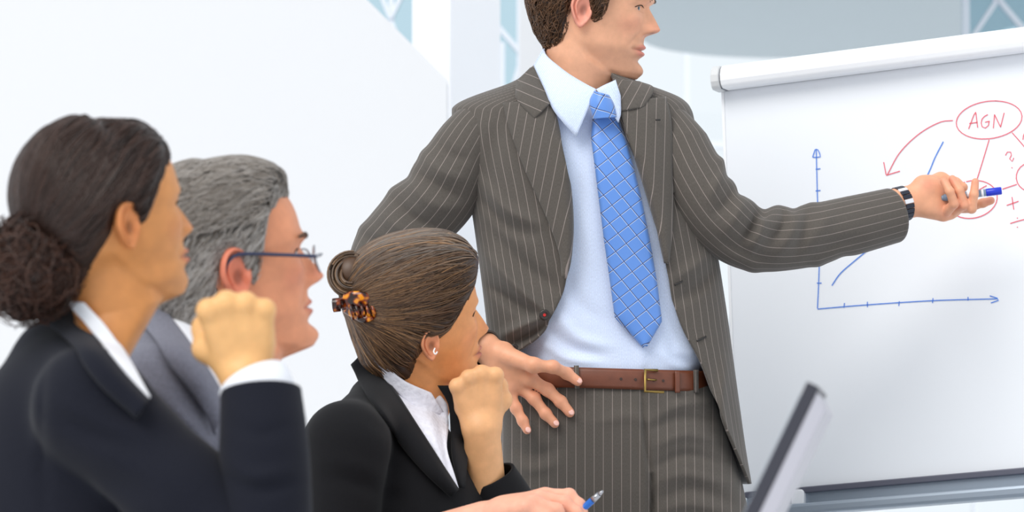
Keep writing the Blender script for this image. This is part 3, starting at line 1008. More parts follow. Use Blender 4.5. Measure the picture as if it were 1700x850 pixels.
def strands(tree, roots, dirfn, nstep, step, lift, rad, cols, rng, jit=0.15, lift_end=None):
    """hair locks that run over the surface below them"""
    g_v = []; g_f = []; g_c = []; n0 = 0
    for ri, p in enumerate(roots):
        p = np.array(p, float); pts = []
        L = int(nstep*(0.6 + 0.5*rng.rand()))
        jv = rng.normal(size=3)*jit
        lf = lift*(0.5 + rng.rand())
        for k in range(max(L, 3)):
            loc, nor, _, _ = tree.find_nearest(Vector(p))
            if loc is None: break
            nor = np.array(nor); loc = np.array(loc)
            tt = k/max(L-1, 1)
            l2 = lf if lift_end is None else lf*(1-tt) + lift_end*tt*(0.4+1.2*rng.rand()*0+0.6)
            pts.append(loc + nor*l2*min(1, tt*5 + .15))
            d = dirfn(loc)
            if d is None: break
            d = np.asarray(d, float) + jv
            d = d - nor*(d @ nor); nd = np.linalg.norm(d)
            if nd < 1e-6: break
            p = loc + d/nd*step
        if len(pts) < 3: continue
        pts = np.array(pts); m = len(pts)
        t, n, b = frame_vec(pts)
        rr = rad*(0.6+0.8*rng.rand())*np.interp(np.linspace(0, 1, m), [0, .15, .7, 1], [.35, 1, .9, .1])
        ang = np.array([0, 2.094, 4.189])
        v = (pts[:, None, :] + (n[:, None, :]*np.cos(ang)[None, :, None] + b[:, None, :]*np.sin(ang)[None, :, None])*rr[:, None, None]).reshape(-1, 3)
        g_v.append(v); f = np.array(grid_faces(m, 3, True)) + n0; g_f.append(f); n0 += len(v)
        c = cols(pts.mean(0), rng)
        g_c.append(np.tile(c, (len(v), 1)))
    return np.vstack(g_v), np.vstack(g_f).tolist(), np.vstack(g_c)

# ------------------------------------------------------------------ people: shared pieces
def mask_fn(tab):
    a = [t[0] for t in tab]; z = [t[1] for t in tab]
    return lambda T, Z: Z - np.interp(np.degrees(T), a, z)

MASK_MAN = [(0,.190),(30,.190),(46,.184),(56,.165),(66,.138),(72,.100),(82,.094),(88,.128),(100,.143),(112,.132),(119,.095),(132,.060),(150,.050),(180,.046)]
MASK_WOM = [(0,.186),(30,.183),(46,.172),(58,.152),(68,.132),(76,.112),(84,.112),(89,.132),(100,.138),(112,.118),(120,.080),(135,.052),(180,.036)]

def sample_tris(v, f, n, rng):
    v = np.asarray(v); tri = []
    for q in f:
        if len(q) == 4: tri += [(q[0],q[1],q[2]), (q[0],q[2],q[3])]
    tri = np.array(tri); a, b, c = v[tri[:,0]], v[tri[:,1]], v[tri[:,2]]
    ar = np.linalg.norm(np.cross(b-a, c-a), axis=1); pr = ar/ar.sum()
    i = rng.choice(len(tri), n, p=pr); r1 = np.sqrt(rng.rand(n))[:,None]; r2 = rng.rand(n)[:,None]
    return a[i]*(1-r1) + b[i]*r1*(1-r2) + c[i]*r1*r2

def finger(pts, r0, r1, k=0.006):
    out = []
    n = len(pts) - 1
    for i in range(n):
        ra = r0 + (r1-r0)*i/n; rb = r0 + (r1-r0)*(i+1)/n
        out.append(('c', pts[i], pts[i+1], ra, rb*0.97, k))
        if 0 < i: out.append(('e', pts[i], (ra*1.04,)*3, None, k))
    return out

def nail(parent, tip, along, out, sc=1.0):
    along = np.asarray(along, float); along /= np.linalg.norm(along)
    out = np.asarray(out, float); out = out - along*(out @ along); out /= np.linalg.norm(out)
    side = np.cross(along, out)
    v, f = ellipsoid((0,0,0), (.0056*sc, .0048*sc, .0014*sc), 14, 8)
    v = v[:, [0]]*along + v[:, [1]]*side + v[:, [2]]*out + tip
    return mesh_obj('fingernail', v, f, M['nail'], parent)

def fist(wrist, up, right, side, sc=1.0):
    """closed hand: back of the hand towards the viewer; side=-1 puts the thumb on the picture left"""
    up = np.asarray(up, float)/np.linalg.norm(up); right = np.asarray(right, float); right -= up*(right@up); right /= np.linalg.norm(right)
    inn = np.cross(right, up); inn = inn if inn[1] > 0 else -inn
    T = lambda x, y, z: np.asarray(wrist) + (right*x*(-side) + inn*y + up*z)*sc if side < 0 else np.asarray(wrist) + (right*(-x) + inn*y + up*z)*sc
    pr = []
    kx = [-.033, -.0115, .0105, .031]; kz = [.083, .089, .085, .075]; kr = [.0128, .0132, .0124, .0112]
    for i in range(4):
        K = T(kx[i], -.006, kz[i])
        pr.append(('c', T(kx[i]*.52, .004, .004), K, .0145*sc, kr[i]*sc, .008))
        pr.append(('e', T(kx[i], -.0085, kz[i]+.0005), (kr[i]*1.03*sc,)*3, None, .006))
        pip = T(kx[i]*.96, .034, kz[i]-.010); dip = T(kx[i]*.93, .033, kz[i]-.036); tip = T(kx[i]*.9, .014, kz[i]-.040)
        pr += finger([K, pip, dip, tip], .0112*sc, .0085*sc, .005)
    pr.append(('e', T(0, .010, .045), np.array([.036, .017, .036])*sc, np.stack([right, inn, up], -1), .014))
    pr += finger([T(-.022, .012, .018), T(-.041, .020, .040), T(-.040, .034, .062), T(-.022, .044, .066)], .0150*sc, .0095*sc, .010)
    return pr

def body_cols(v, base): return np.tile(np.array(base, float), (len(v), 1))

def fingers_blush(v, base, blush, pts, s=.012, k=.45):
    c = np.tile(np.array(base, float), (len(v), 1))
    for q in pts:
        m = np.exp(-(np.linalg.norm(v - np.asarray(q), axis=1)/s)**2)[:, None]*k
        c = c*(1-m) + np.array(blush)*m
    return c

HEADC = {}
def make_head(H, g, base, lips, blush, stubble=None, earcol=None):
    HEADC[id(H)] = head_mesh(H.p)
    v, f, T, Z, _ = HEADC[id(H)]
    c = skin_cols(v, H.p, base, lips, blush, stubble)
    g.add(H.W(v), f, c)
    ev, ef = ear_mesh(H.p)
    ec = np.array(earcol if earcol is not None else base)
    for s in (-1, 1):
        q = place_ear(ev, H.p, s)
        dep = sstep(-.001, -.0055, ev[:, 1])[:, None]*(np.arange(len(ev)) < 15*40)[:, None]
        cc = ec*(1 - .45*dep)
        g.add(H.W(q), ef if s > 0 else [x[::-1] for x in ef], cc)

def hair_obj(H, parent, mask, thick, base_col, root_n, dirfn, nstep, step, lift, rad, colfn, rng, extra=None, nt=200, zn=120, lift_end=None, jit=.15, name='hair'):
    v, f, m = hair_shell(H, nt, zn, mask, thick, None)
    # comb grooves: fine relief so the hair mass is not a smooth cap
    W_ = H.W(v)
    g = Geo()
    geos = [(W_, f)]
    g.add(W_, f, base_col)
    if extra:
        for ev, ef in extra:
            g.add(ev, ef, base_col); geos.append((ev, ef))
    tree = bvh(*geos)
    rr = sample_tris(W_, [q for q in f if len(q) == 4], root_n, rng)
    sv, sf, sc = strands(tree, rr, dirfn, nstep, step, lift, rad, colfn, rng, jit, lift_end)
    g.add(sv, sf, sc)
    return g, tree

# ================================================================== the presenter
PD = 6.77
pres = thing('person', 'standing man in brown pinstripe suit and blue tie pointing at whiteboard with marker', 'person', (P(1010, 600, PD)[0], PD, 0))
SK_P = np.array(srgb(230, 172, 138)); BL_P = np.array(srgb(226, 142, 120)); LP_P = np.array(srgb(206, 116, 108))

def sect(tab):
    return [smooth_ip(tab, k) for k in range(1, len(tab[0]))]
# jacket: row, left edge, right edge, half depth
JT = sect([(112,880,1022,.050),(122,870,1034,.058),(132,858,1052,.066),(141,838,1076,.075),(150,812,1102,.085),(160,784,1126,.095),(170,762,1140,.104),(182,750,1148,.112),(200,750,1153,.120),(230,756,1158,.128),(300,774,1168,.136),(370,786,1180,.136),(420,793,1191,.134),(480,801,1201,.132),(540,808,1210,.131),(600,814,1218,.136),(680,818,1229,.146),(750,820,1239,.152),(803,822,1248,.155)])
OL = smooth_ip([(112,900),(135,904),(150,909),(172,915),(230,930),(300,944),(370,948),(440,943),(470,938),(500,928),(525,916),(545,903),(560,889),(580,864),(600,832)])
OR = smooth_ip([(112,1012),(135,1020),(172,1024),(196,1029),(240,1046),(282,1063),(374,1091),(435,1106),(470,1112),(540,1132),(605,1166),(650,1183),(700,1202),(760,1228),(803,1246)])
PW = 2.5
def jacket_tube():
    ys = np.concatenate([np.linspace(112, 200, 40), np.linspace(203, 803, 150)])
    na = 240; V = []; U = []
    for y in ys:
        l, r, b = [float(q(y)) for q in JT]; c = (l+r)/2; a = (r-l)/2
        if y <= 600: pl = math.acos(np.sign((OL(y)-c)/a)*min(1, abs((OL(y)-c)/a))**(PW/2))
        else: pl = math.radians(np.interp(y, [600, 640, 700, 803], [176, 196, 206, 212]))
        if y > 597: pl = max(pl, math.radians(np.interp(y, [590, 600, 640, 700, 803], [165, 176, 196, 206, 212])))
        pr = math.acos(np.clip(np.sign((OR(y)-c)/a)*min(1, abs((OR(y)-c)/a))**(PW/2), -1, 1)) + 2*math.pi
        t = np.linspace(0, 1, na)
        ph = pl + (pr-pl)*(t - 0.10*np.sin(2*np.pi*t)/(2*np.pi)*0)
        cs, sn = np.cos(ph), np.sin(ph)
        x = c + a*np.sign(cs)*np.abs(cs)**(2/PW)
        d = PD + (0.015 if y < 200 else 0.015) - b*np.sign(sn)*np.abs(sn)**(2/PW)
        p3 = PA(x, np.full(na, y), d)
        arc = np.concatenate([[0], np.cumsum(np.linalg.norm(np.diff(p3[:, :2], axis=0), axis=1))])
        i180 = np.argmin(np.abs(ph - math.pi)) ; i360 = np.argmin(np.abs(ph - 2*math.pi))
        u = np.where(ph < 1.5*math.pi, arc - np.interp(math.pi, ph, arc), arc - np.interp(2*math.pi, ph, arc) + 3.0)
        V.append(p3); U.append(np.stack([u, np.full(na, (y)/960)], -1))
    return np.vstack(V), grid_faces(len(ys), na), np.vstack(U)
jv, jf, ju = jacket_tube()
# cloth folds of the front
jfront = sstep(PD - 0.0, PD - 0.05, jv[:, 1])
JF = [([(800, 420), (850, 470), (905, 522)], 13, .009), ([(806, 470), (850, 500), (900, 528)], 11, -.008), ([(815, 380), (870, 440), (925, 480)], 16, -.006),
      ([(800, 330), (840, 372), (880, 390)], 12, -.006), ([(800, 300), (835, 345), (890, 372)], 12, .006), ([(826, 560), (860, 545), (900, 525)], 10, .008), ([(845, 575), (880, 555), (910, 535)], 8, -.007),
      ([(1180, 420), (1150, 445), (1118, 462)], 14, .005), ([(1190, 440), (1160, 475), (1120, 500)], 13, -.005), ([(1165, 300), (1140, 320), (1118, 345)], 12, -.004),
      ([(1205, 600), (1200, 690), (1230, 780)], 12, .006), ([(830, 200), (815, 260), (805, 330)], 18, -.004), ([(1140, 200), (1138, 260), (1150, 330)], 12, -.003)]
jv = folds(jv, [(a, b*.85, c*2.3) for a, b, c in JF], jfront)
jk = mesh_obj('jacket', jv, jf, M['suit'], pres, uv=ju)
solidify(jk, 0.005, -1, M['lining'])
jk['label'] = 'brown pinstripe suit jacket, open'
# shirt under it
def simple_tube(rows, na, dc, pw=2.4, shrink=None):
    V = []; U = []
    for y, l, r, b in rows:
        c = (l+r)/2; a = (r-l)/2; ph = np.linspace(0, 2*np.pi, na, endpoint=False)
        cs, sn = np.cos(ph), np.sin(ph)
        x = c + a*np.sign(cs)*np.abs(cs)**(2/pw); d = dc - b*np.sign(sn)*np.abs(sn)**(2/pw)
        V.append(PA(x, np.full(na, y), d)); U.append(np.stack([x/960, np.full(na, y/960)], -1))
    f = grid_faces(len(rows), na, True)
    return np.vstack(V), f, np.vstack(U)
ys = np.concatenate([np.linspace(154, 200, 18), np.linspace(206, 648, 100)])
rows = []
for y in ys:
    l, r, b = [float(q(y)) for q in JT]; k = np.interp(y, [118, 180, 300, 540, 600, 648], [12, 24, 20, 26, 34, 38])
    lo = np.interp(y, [540, 585, 620, 650], [0, 18, 22, 14])
    rows.append((y, l + k + lo, r - k - float(np.interp(y, [585, 622, 650], [0, 22, 26])), b - np.interp(y, [118, 180, 300, 540, 620], [.008, .016, .014, .016, .020])))
sv_, sf_, su_ = simple_tube(rows, 150, PD + .015, 2.5)
SF = [([(985, 240), (978, 330), (985, 430)], 10, .004), ([(960, 300), (955, 400), (962, 470)], 12, -.004), ([(925, 520), (960, 560), (1010, 575)], 9, .006), ([(910, 545), (950, 578), (1000, 592)], 8, -.006), ([(900, 570), (940, 595), (990, 602)], 7, .005),
      ([(1060, 575), (1065, 595), (1063, 615)], 5, .005), ([(1110, 560), (1120, 590), (1150, 605)], 9, -.005), ([(1095, 580), (1120, 605), (1150, 612)], 7, .004), ([(945, 450), (960, 500), (1010, 540)], 10, -.004), ([(1085, 420), (1105, 500), (1140, 580)], 9, -.004)]
sv_ = folds(sv_, SF, sstep(PD, PD-.05, sv_[:, 1]))
so = mesh_obj('shirt', sv_, sf_, M['shirt_blue'], pres, uv=su_); so['label'] = 'light blue dress shirt'
T_shirt = bvh((sv_, sf_)); T_jack = bvh((jv, jf)); T_both = bvh((sv_, sf_), (jv, jf))

# trousers: hips and two legs down to the shoes
hipr = [(y, float(np.interp(y, [622, 660, 720, 790, 900], [842, 836, 832, 831, 834])), float(np.interp(y, [622, 650, 700, 750, 800, 850, 900], [1174, 1184, 1200, 1216, 1232, 1243, 1246])), float(np.interp(y, [622, 700, 815, 900], [.122, .132, .128, .118]))) for y in np.linspace(622, 900, 90)]
hv, hf, hu = simple_tube(hipr, 280, PD + .012, 2.4)
TF = [([(1082, 790), (1083, 840), (1081, 905)], 4, -.022), ([(1100, 825), (1150, 812), (1220, 835)], 10, -.005), ([(1095, 850), (1150, 838), (1225, 858)], 10, .005), ([(1066, 648), (1070, 715), (1083, 800)], 3.2, -.009), ([(1059, 650), (1062, 720), (1075, 800)], 5, .004), ([(1090, 690), (1130, 672), (1180, 668)], 9, .006), ([(1085, 710), (1130, 695), (1190, 700)], 9, -.006), ([(1090, 740), (1140, 722), (1200, 735)], 10, .006), ([(1088, 775), (1140, 755), (1205, 770)], 9, -.006), ([(1092, 800), (1140, 788), (1215, 805)], 10, .005),
      ([(845, 740), (890, 755), (925, 745)], 12, -.006), ([(840, 770), (880, 780), (920, 772)], 10, .005), ([(1075, 700), (1040, 690), (1000, 700)], 10, .003)]
hv = folds(hv, TF, sstep(PD, PD-.05, hv[:, 1]))
g = Geo(); g.add(hv, hf, None, hu)
def leg(tab, na=90):
    r = [(y, l, rr, b) for y, l, rr, b in tab]
    v, f, u = simple_tube(r, na, PD + .012, 2.3)
    v = folds(v, [([(1083, 795), (1081, 860)], 5, -.006), ([(1100, 815), (1150, 805), (1220, 825)], 10, -.005), ([(1095, 840), (1150, 830), (1225, 850)], 10, .005)], sstep(PD, PD-.05, v[:, 1]))
    return v, f, u
zfoot = zpx(PD, 0.02)
lt = lambda pts: [(y, *[float(np.interp(y, [p[0] for p in pts], [p[k] for p in pts])) for k in (1, 2, 3)]) for y in np.linspace(pts[0][0], pts[-1][0], 90)]
v, f, u = leg(lt([(870, 838, 1084, .105), (900, 840, 1080, .105), (1100, 850, 1040, .085), (zfoot, 870, 1010, .075)])); g.add(v, f, None, u)
v, f, u = leg(lt([(870, 1078, 1236, .105), (900, 1082, 1240, .105), (1100, 1110, 1250, .085), (zfoot, 1130, 1262, .075)])); g.add(v, f, None, u)
tr = g.obj('trousers', M['suit'], pres, col=False); tr['label'] = 'brown pinstripe trousers'
T_hip = bvh((hv, hf))
for cx in (940, 1196):
    z0 = P(cx, zfoot, PD)
    v, f = blob([('e', (z0[0], PD-.06, .045), (.045, .13, .04), None), ('e', (z0[0], PD+.05, .05), (.04, .06, .05), None), ('e', (z0[0], PD-.03, .014), (.05, .17, .014), None)], .008, .02)
    mesh_obj('shoe', v, f, M['shoe'], pres)

# belt
def belt_band(top, bot, off, nu=100):
    ph = np.linspace(0, 2*np.pi, nu, endpoint=False); V = []
    for k, (tt) in enumerate(np.linspace(0, 1, 7)):
        yy = top*(1-tt) + bot*tt
        l, r, b = 840, 1174, .124
        c = (l+r)/2; a = (r-l)/2 + off*960; bb = b + off + .003*math.sin(math.pi*tt)
        cs, sn = np.cos(ph), np.sin(ph)
        x = c + a*np.sign(cs)*np.abs(cs)**(2/2.4); d = PD + .012 - bb*np.sign(sn)*np.abs(sn)**(2/2.4)
        tilt = (x - 1000)*.030 + np.where(x < 940, (940-x)*.06, 0)
        V.append(PA(x, yy + tilt, d))
    return np.vstack(V), grid_faces(7, nu, True)
bv, bf = belt_band(611, 645, .006)
bt = mesh_obj('belt', bv, bf, M['leather'], pres); solidify(bt, .004, -1); bt['label'] = 'brown leather belt'
T_belt = bvh((bv, bf))
def on(px, py, tree, off):
    return drape(np.array([float(px)]), np.array([float(py)]), tree, off, PD-.13)[0]
def small_disc(px, py, rpx, tree, off, m, name, parent, th=.003):
    c = on(px, py, tree, off); r = rpx/960
    a = np.linspace(0, 2*np.pi, 20, endpoint=False); V = []
    for rr, dy in ((r, th*.0), (r, -th*.6), (r*.85, -th), (r*.6, -th*.85), (0.0001, -th*.7)):
        V.append(np.stack([c[0] + rr*np.cos(a), np.full(20, c[1] + dy), c[2] + rr*np.sin(a)], -1))
    return mesh_obj(name, np.vstack(V), grid_faces(5, 20, True), m, parent)
for hx, hy in ((1031, 629), (1055, 630), (1085, 631), (1101, 632)): small_disc(hx, hy, 2.3, T_belt, .0006, M['leather_dark'], 'belt_hole', bt, .0006)
bpts = [(1071, 614), (1106, 615.5), (1106, 651), (1071, 650)]
q = [on(x, y, T_belt, .006) for x, y in bpts]
bk = tube([q[1]*.6+q[0]*.4, q[0], q[3], q[2]*.9+q[3]*.1], .0026, 10); bko = mesh_obj('buckle', *bk, M['brass'], bt); bko['label'] = 'brass belt buckle'
v, f = tube([on(1073, 630, T_belt, .006), on(1090, 631, T_belt, .004)], .0016, 8); mesh_obj('buckle_prong', v, f, M['brass'], bko)
def strap_patch(name, A, B, m, off, parent, th=.003):
    v, f, u = patch(A, B, T_belt, off, 5, 10); o = mesh_obj(name, v, f, m, parent, uv=u); solidify(o, th, 1); return o
strap_patch('belt_loop', [(953, 607), (954, 645)], [(961, 607), (962, 645)], M['suit'], .003, tr)
strap_patch('belt_keeper', [(1120, 616), (1120, 652)], [(1128, 616), (1128, 652)], M['leather'], .003, bt)
strap_patch('belt_loop', [(1151, 614), (1152, 652)], [(1158, 614), (1158, 652)], M['suit'], .003, tr)

# shirt collar, buttons, tie
def cloth(name, A, B, tree, off, m, th=.003, nu=12, nv=36, stripe=0.0, smoothc=True, parent=None, offu=None, rel=4):
    v, f, u = patch(A, B, tree, off, nu, nv, stripe, 960, smoothc, rel, offu)
    o = mesh_obj(name, v, f, m, parent or pres, uv=u); solidify(o, th, 1)
    return o, (v, f)
def patch3(A, B, nu=10, nv=30, scale=960.0, bulge=0.0, stripe=0.0):
    a = crv(A, nv); b = crv(B, nv); u = np.linspace(0, 1, nu)
    q = a[:, None, :]*(1-u)[None, :, None] + b[:, None, :]*u[None, :, None]
    q = q.reshape(-1, 3); d = q[:, 2] - bulge*np.tile(np.sin(np.pi*u), nv)
    v = PA(q[:, 0], q[:, 1], d); f = grid_faces(nv, nu)
    m = f[len(f)//2]; n = np.cross(v[m[1]]-v[m[0]], v[m[3]]-v[m[0]])
    if n[1] > 0: f = [x[::-1] for x in f]
    s, c = math.sin(stripe), math.cos(stripe)
    return v, f, np.stack([(q[:, 0]*c - q[:, 1]*s)/scale, (q[:, 1]*c + q[:, 0]*s)/scale], -1)

def cloth3(name, A, B, m, parent, th=.003, **k):
    v, f, u = patch3(A, B, **k); o = mesh_obj(name, v, f, m, parent, uv=u); solidify(o, th, 1); return o

cl = cloth3('shirt_collar', [(903,86,6.745),(916,101,6.70),(942,122,6.672),(972,140,6.655),(990,149,6.650)], [(888,110,6.735),(905,147,6.680),(918,180,6.658),(935,203,6.650),(957,227,6.648)], M['shirt_blue'], pres, .003, bulge=.006, stripe=.6)
cloth3('shirt_collar', [(990,149,6.652),(1003,142,6.655),(1021,134,6.672)], [(1026,204,6.650),(1029,190,6.652),(1028,160,6.668)], M['shirt_blue'], pres, .003, bulge=.004, stripe=-.4)
cloth3('collar_band', [(903,86,6.745),(905,80,6.79),(955,100,6.84),(1000,130,6.82),(1018,142,6.76)], [(888,112,6.735),(890,110,6.80),(955,135,6.86),(1010,150,6.82),(1026,160,6.75)], M['shirt_blue'], pres, .003)
small_disc(955, 213, 3.2, T_both, .026, M['shirt_button'], 'collar_button', so, .0015)
# tie
cloth('tie', [(986,196),(983,230),(991,294),(1004,398),(1013,460),(1022,527),(1070,575)], [(1020,190),(1040,239),(1062,325),(1077,398),(1089,470),(1097,533),(1071,574)], T_shirt, .012, M['tie'], .004, 12, 60, 0.0, False, offu=lambda u: .006*np.sin(np.pi*u)**.5)[0]['label'] = 'blue silk tie with diamond lattice'
cloth3('tie_knot', [(989,152,6.650),(981,171,6.645),(987,197,6.645)], [(1009,160,6.650),(1017,176,6.645),(1021,195,6.645)], M['tie'], pres, .004, bulge=.014, stripe=.5)
cloth3('tie_band', [(991,147,6.660),(1001,148,6.660),(1014,156,6.66)], [(998,160,6.658),(1010,165,6.658),(1018,176,6.655)], M['tie'], pres, .002)
# jacket collar and lapels
lapoff = lambda u: .010*np.sin(np.pi*(.25 + .75*u))
lp1 = cloth('lapel', [(916,166),(930,230),(944,300),(949,370),(945,430),(937,462)], [(836,172),(846,212),(874,285),(909,360),(931,418),(936,458)], T_both, .006, M['suit'], .004, 16, 60, -.17, True, offu=lapoff)[0]
cloth('jacket_collar', [(889,108),(897,128),(907,148),(917,168)], [(859,138),(858,152),(860,168),(888,198)], T_both, .016, M['suit'], .004, 12, 30, 1.15, True, offu=lambda u: .007*np.sin(np.pi*u))
cloth('lapel', [(1025,172),(1046,238),(1063,284),(1091,374),(1106,436)], [(1104,162),(1113,205),(1114,280),(1114,370),(1107,438)], T_both, .006, M['suit'], .004, 14, 60, -.03, True, offu=lapoff)
cloth('jacket_collar', [(1020,134),(1026,158),(1030,186)], [(1060,138),(1085,150),(1068,178)], T_both, .015, M['suit'], .004, 10, 24, -.5, True, offu=lambda u: .006*np.sin(np.pi*u))
# sleeve-head seams, pocket, buttonholes, buttons
def seam(name, pts, tree, r=.0016, m='lining', off=.001, n=30):
    c = crv(pts, n); w_ = drape(c[:, 0], c[:, 1], tree, off, PD-.1)
    v, f = tube(w_, r, 6); return mesh_obj(name, v, f, M[m], jk)
cloth('breast_pocket', [(1111, 302), (1152, 272)], [(1115, 322), (1158, 292)], T_jack, .003, M['suit'], .002, 6, 14, .5, False, parent=jk)
seam('buttonhole', [(1089, 199), (1096, 199)], T_both, .0017, off=.026, n=5)
seam('buttonhole', [(1120, 473), (1133, 467)], T_jack, .0018, n=5)
seam('buttonhole', [(1157, 566), (1172, 559)], T_jack, .0018, n=5)
small_disc(904, 523, 9, T_jack, .003, M['button'], 'jacket_button', jk, .004); small_disc(904, 523, 2.6, T_jack, .0068, M['thread'], 'button_thread', jk, .001)
small_disc(853, 579, 8, T_jack, .003, M['button'], 'jacket_button', jk, .004)

# sleeves
def sleeve(path, rad, ns=64, n=120, squash=None):
    """path: (px,py,d); rad in metres"""
    p = crv([tuple(P(*q)) for q in path], n)
    t = np.linspace(0, 1, len(rad)); r = np.interp(np.linspace(0, 1, n), t, rad)
    v, f = tube(p, r, ns, False)
    L = np.concatenate([[0], np.cumsum(np.linalg.norm(np.diff(p, axis=0), axis=1))])
    a = np.linspace(0, 2*np.pi, ns, endpoint=False)
    a = np.where(a > np.pi, a - 2*np.pi, a)
    u = np.stack([np.tile(a*.056, n), np.repeat(L, ns)], -1)
    return v, f, u, p
LS, LF, LU, lpth = sleeve([(1075,196,6.765),(1108,212,6.745),(1150,298,6.72),(1190,358,6.72),(1243,394,6.745),(1320,395,6.79),(1400,378,6.835),(1481,358,6.885)], [.030,.055,.060,.057,.056,.0535,.052,.049])
fr = sstep(.01, -.03, LS[:, 1] - np.repeat(lpth[:, 1], 64))
LS = folds(LS, [(a_, b_*.9, c_*1.6) for a_, b_, c_ in [([(1262, 340), (1250, 372), (1232, 400)], 8, -.014), ([(1275, 345), (1262, 385), (1245, 420)], 10, .008), ([(1240, 325), (1222, 360), (1205, 385)], 10, .007), ([(1222, 305), (1205, 335), (1188, 355)], 9, -.007), ([(1300, 345), (1300, 372), (1275, 405)], 8, -.009), ([(1325, 345), (1315, 385), (1290, 425)], 10, .006), ([(1345, 345), (1335, 385), (1322, 420)], 9, -.006),
                   ([(1205, 280), (1190, 305), (1178, 330)], 9, .006), ([(1195, 400), (1230, 415), (1280, 432)], 12, -.006), ([(1380, 340), (1372, 365), (1350, 400)], 12, .004), ([(1430, 400), (1390, 405), (1340, 430)], 10, -.004)]], fr)
LS = warp(LS, [(1268, 352, 9, 1, 9), (1252, 330, 10, 5, -3), (1292, 342, 12, 0, -4), (1318, 346, 8, 0, 4), (1345, 338, 12, 0, -3), (1212, 288, 9, -4, 3), (1196, 268, 9, 4, -3), (1230, 318, 8, -3, 3), (1250, 446, 14, 0, 3), (1400, 430, 14, 0, -3), (1360, 440, 12, 0, 3)])
sl = mesh_obj('sleeve', LS, LF, M['suit'], jk, uv=LU); solidify(sl, .004, -1, M['lining'])
RS, RF, RU, rpth = sleeve([(840,196,6.775),(800,208,6.75),(774,244,6.745),(731,322,6.76),(681,374,6.79),(640,426,6.82),(642,480,6.82),(705,540,6.74),(800,588,6.66)], [.030,.054,.066,.066,.062,.058,.054,.050,.044])
fr = sstep(.01, -.03, RS[:, 1] - np.repeat(rpth[:, 1], 64))
RS = folds(RS, [(a_, b_*.9, c_*1.5) for a_, b_, c_ in [([(700, 262), (735, 285), (770, 300)], 9, .007), ([(690, 285), (730, 310), (770, 330)], 9, -.008), ([(672, 300), (715, 338), (765, 352)], 10, .007), ([(650, 325), (690, 362), (740, 378)], 9, -.008), ([(625, 350), (670, 385), (720, 398)], 10, .006), ([(598, 385), (640, 410), (690, 410)], 9, -.008), ([(720, 225), (745, 255), (775, 265)], 9, -.005), ([(580, 410), (620, 432), (650, 432)], 8, .008)]], fr)
RS = warp(RS, [(704, 256, 12, -3, -2), (652, 316, 14, -3, -2), (676, 294, 10, 2, 2), (600, 378, 12, -3, -1)])
rs = mesh_obj('sleeve', RS, RF, M['suit'], jk, uv=RU); solidify(rs, .004, -1, M['lining'])

# head, neck and hands of the presenter
PH = Head(dict(nose=.0265, nosez=.086, noser=.6, neckf=.052, chinw=.043, jaww=.060, neck=.060, brow=.006, chinb=.008, lip=.0052, ear=1.08, earflare=16, neck0=-.14, necklean=.25), 967, 13, 6.71, 1.03, -9, -5, 0)
g = Geo()
make_head(PH, g, SK_P, LP_P, BL_P, np.array(srgb(176, 128, 104)), np.array(srgb(236, 160, 138)))
# hand on the hip
def hs(px, py, off): return on(px, py, bvh_hip, off)
bvh_hip = bvh((hv, hf), (bv, bf))
def hp(px, py, off=.012):
    q = on(px, py, bvh_hip, off); return q
W0 = P(806, 577, 6.665)
F1 = [hp(886,607,.020), hp(918,609,.020), hp(941,620,.014), hp(959,633,.010)]
F2 = [hp(879,629,.024), hp(909,647,.018), hp(931,667,.012), hp(946,685,.009)]
F3 = [hp(862,642,.026), hp(887,662,.020), hp(906,687,.013), hp(921,703,.009)]
F4 = [np.append(P(844,646,6.665),[])[:3], P(857,678,6.662), P(868,699,6.657), P(875,714,6.652)]
pr = []
for F, r0, r1 in ((F1,.0112,.0088),(F2,.0115,.0088),(F3,.0110,.0084),(F4,.0100,.0078)):
    pr.append(('c', W0*.62 + F[0]*.38, F[0], .0175, r0*1.08, .014)); pr += finger(F, r0, r1, .005)
    pr.append(('e', F[0] + np.array([0, -.003, .001]), (r0*1.12,)*3, None, .008))
pr.append(('e', P(848, 613, W0[1]*.5+F2[0][1]*.5), (.036, .014, .026), None, .016))
pr.append(('c', P(740, 552, 6.72), W0, .030, .0265, .015))
pr += finger([W0*.6+F1[0]*.4 + np.array([0,.01,.008]), P(850, 590, 6.70), P(835, 598, 6.74)], .014, .010, .010)
v, f = blob(pr, .0026, .006, .012, 1)
kn = [q for F in (F1,F2,F3,F4) for q in (F[0], F[1], F[2], F[3])]
g.add(v, f, fingers_blush(v, SK_P*np.array([1,.93,.90]), BL_P, kn, .010, .5))
pnails = []
for F in (F1, F2, F3, F4):
    al = F[3]-F[2]; al /= np.linalg.norm(al); pnails.append((F[3] + al*.002 + np.array([.001, -.0068, .0022]), al, np.array([.15, -1, .35])))
# hand with the marker
W1_ = P(1500, 337, 6.900); 
pr = [('c', P(1440, 352, 6.87), W1_, .031, .0265, .012), ('c', W1_, P(1548, 330, 6.905), .026, .026, .014),
      ('e', P(1540, 312, 6.895), (.030, .017, .022), None, .012),
      ('e', P(1548, 346, 6.897), (.030, .017, .017), None, .012)]
mk = [P(1566, 357, 6.900), P(1578, 353, 6.908), P(1588, 345, 6.913), P(1592, 332, 6.915)]
for q, r in zip(mk, (.0115,.012,.012,.0115)): pr.append(('c', P(1530, 335, 6.905), q, .018, r, .012))
pr += finger([mk[0], P(1584, 338, 6.862), P(1577, 318, 6.854), P(1567, 301, 6.862)], .0094, .0070, .002)
pr += finger([mk[1], P(1601, 340, 6.868), P(1593, 316, 6.864), P(1581, 297, 6.874)], .0096, .0072, .002)
pr += finger([mk[2], P(1613, 346, 6.872), P(1617, 323, 6.864), P(1619, 302, 6.866)], .0098, .0070, .002)
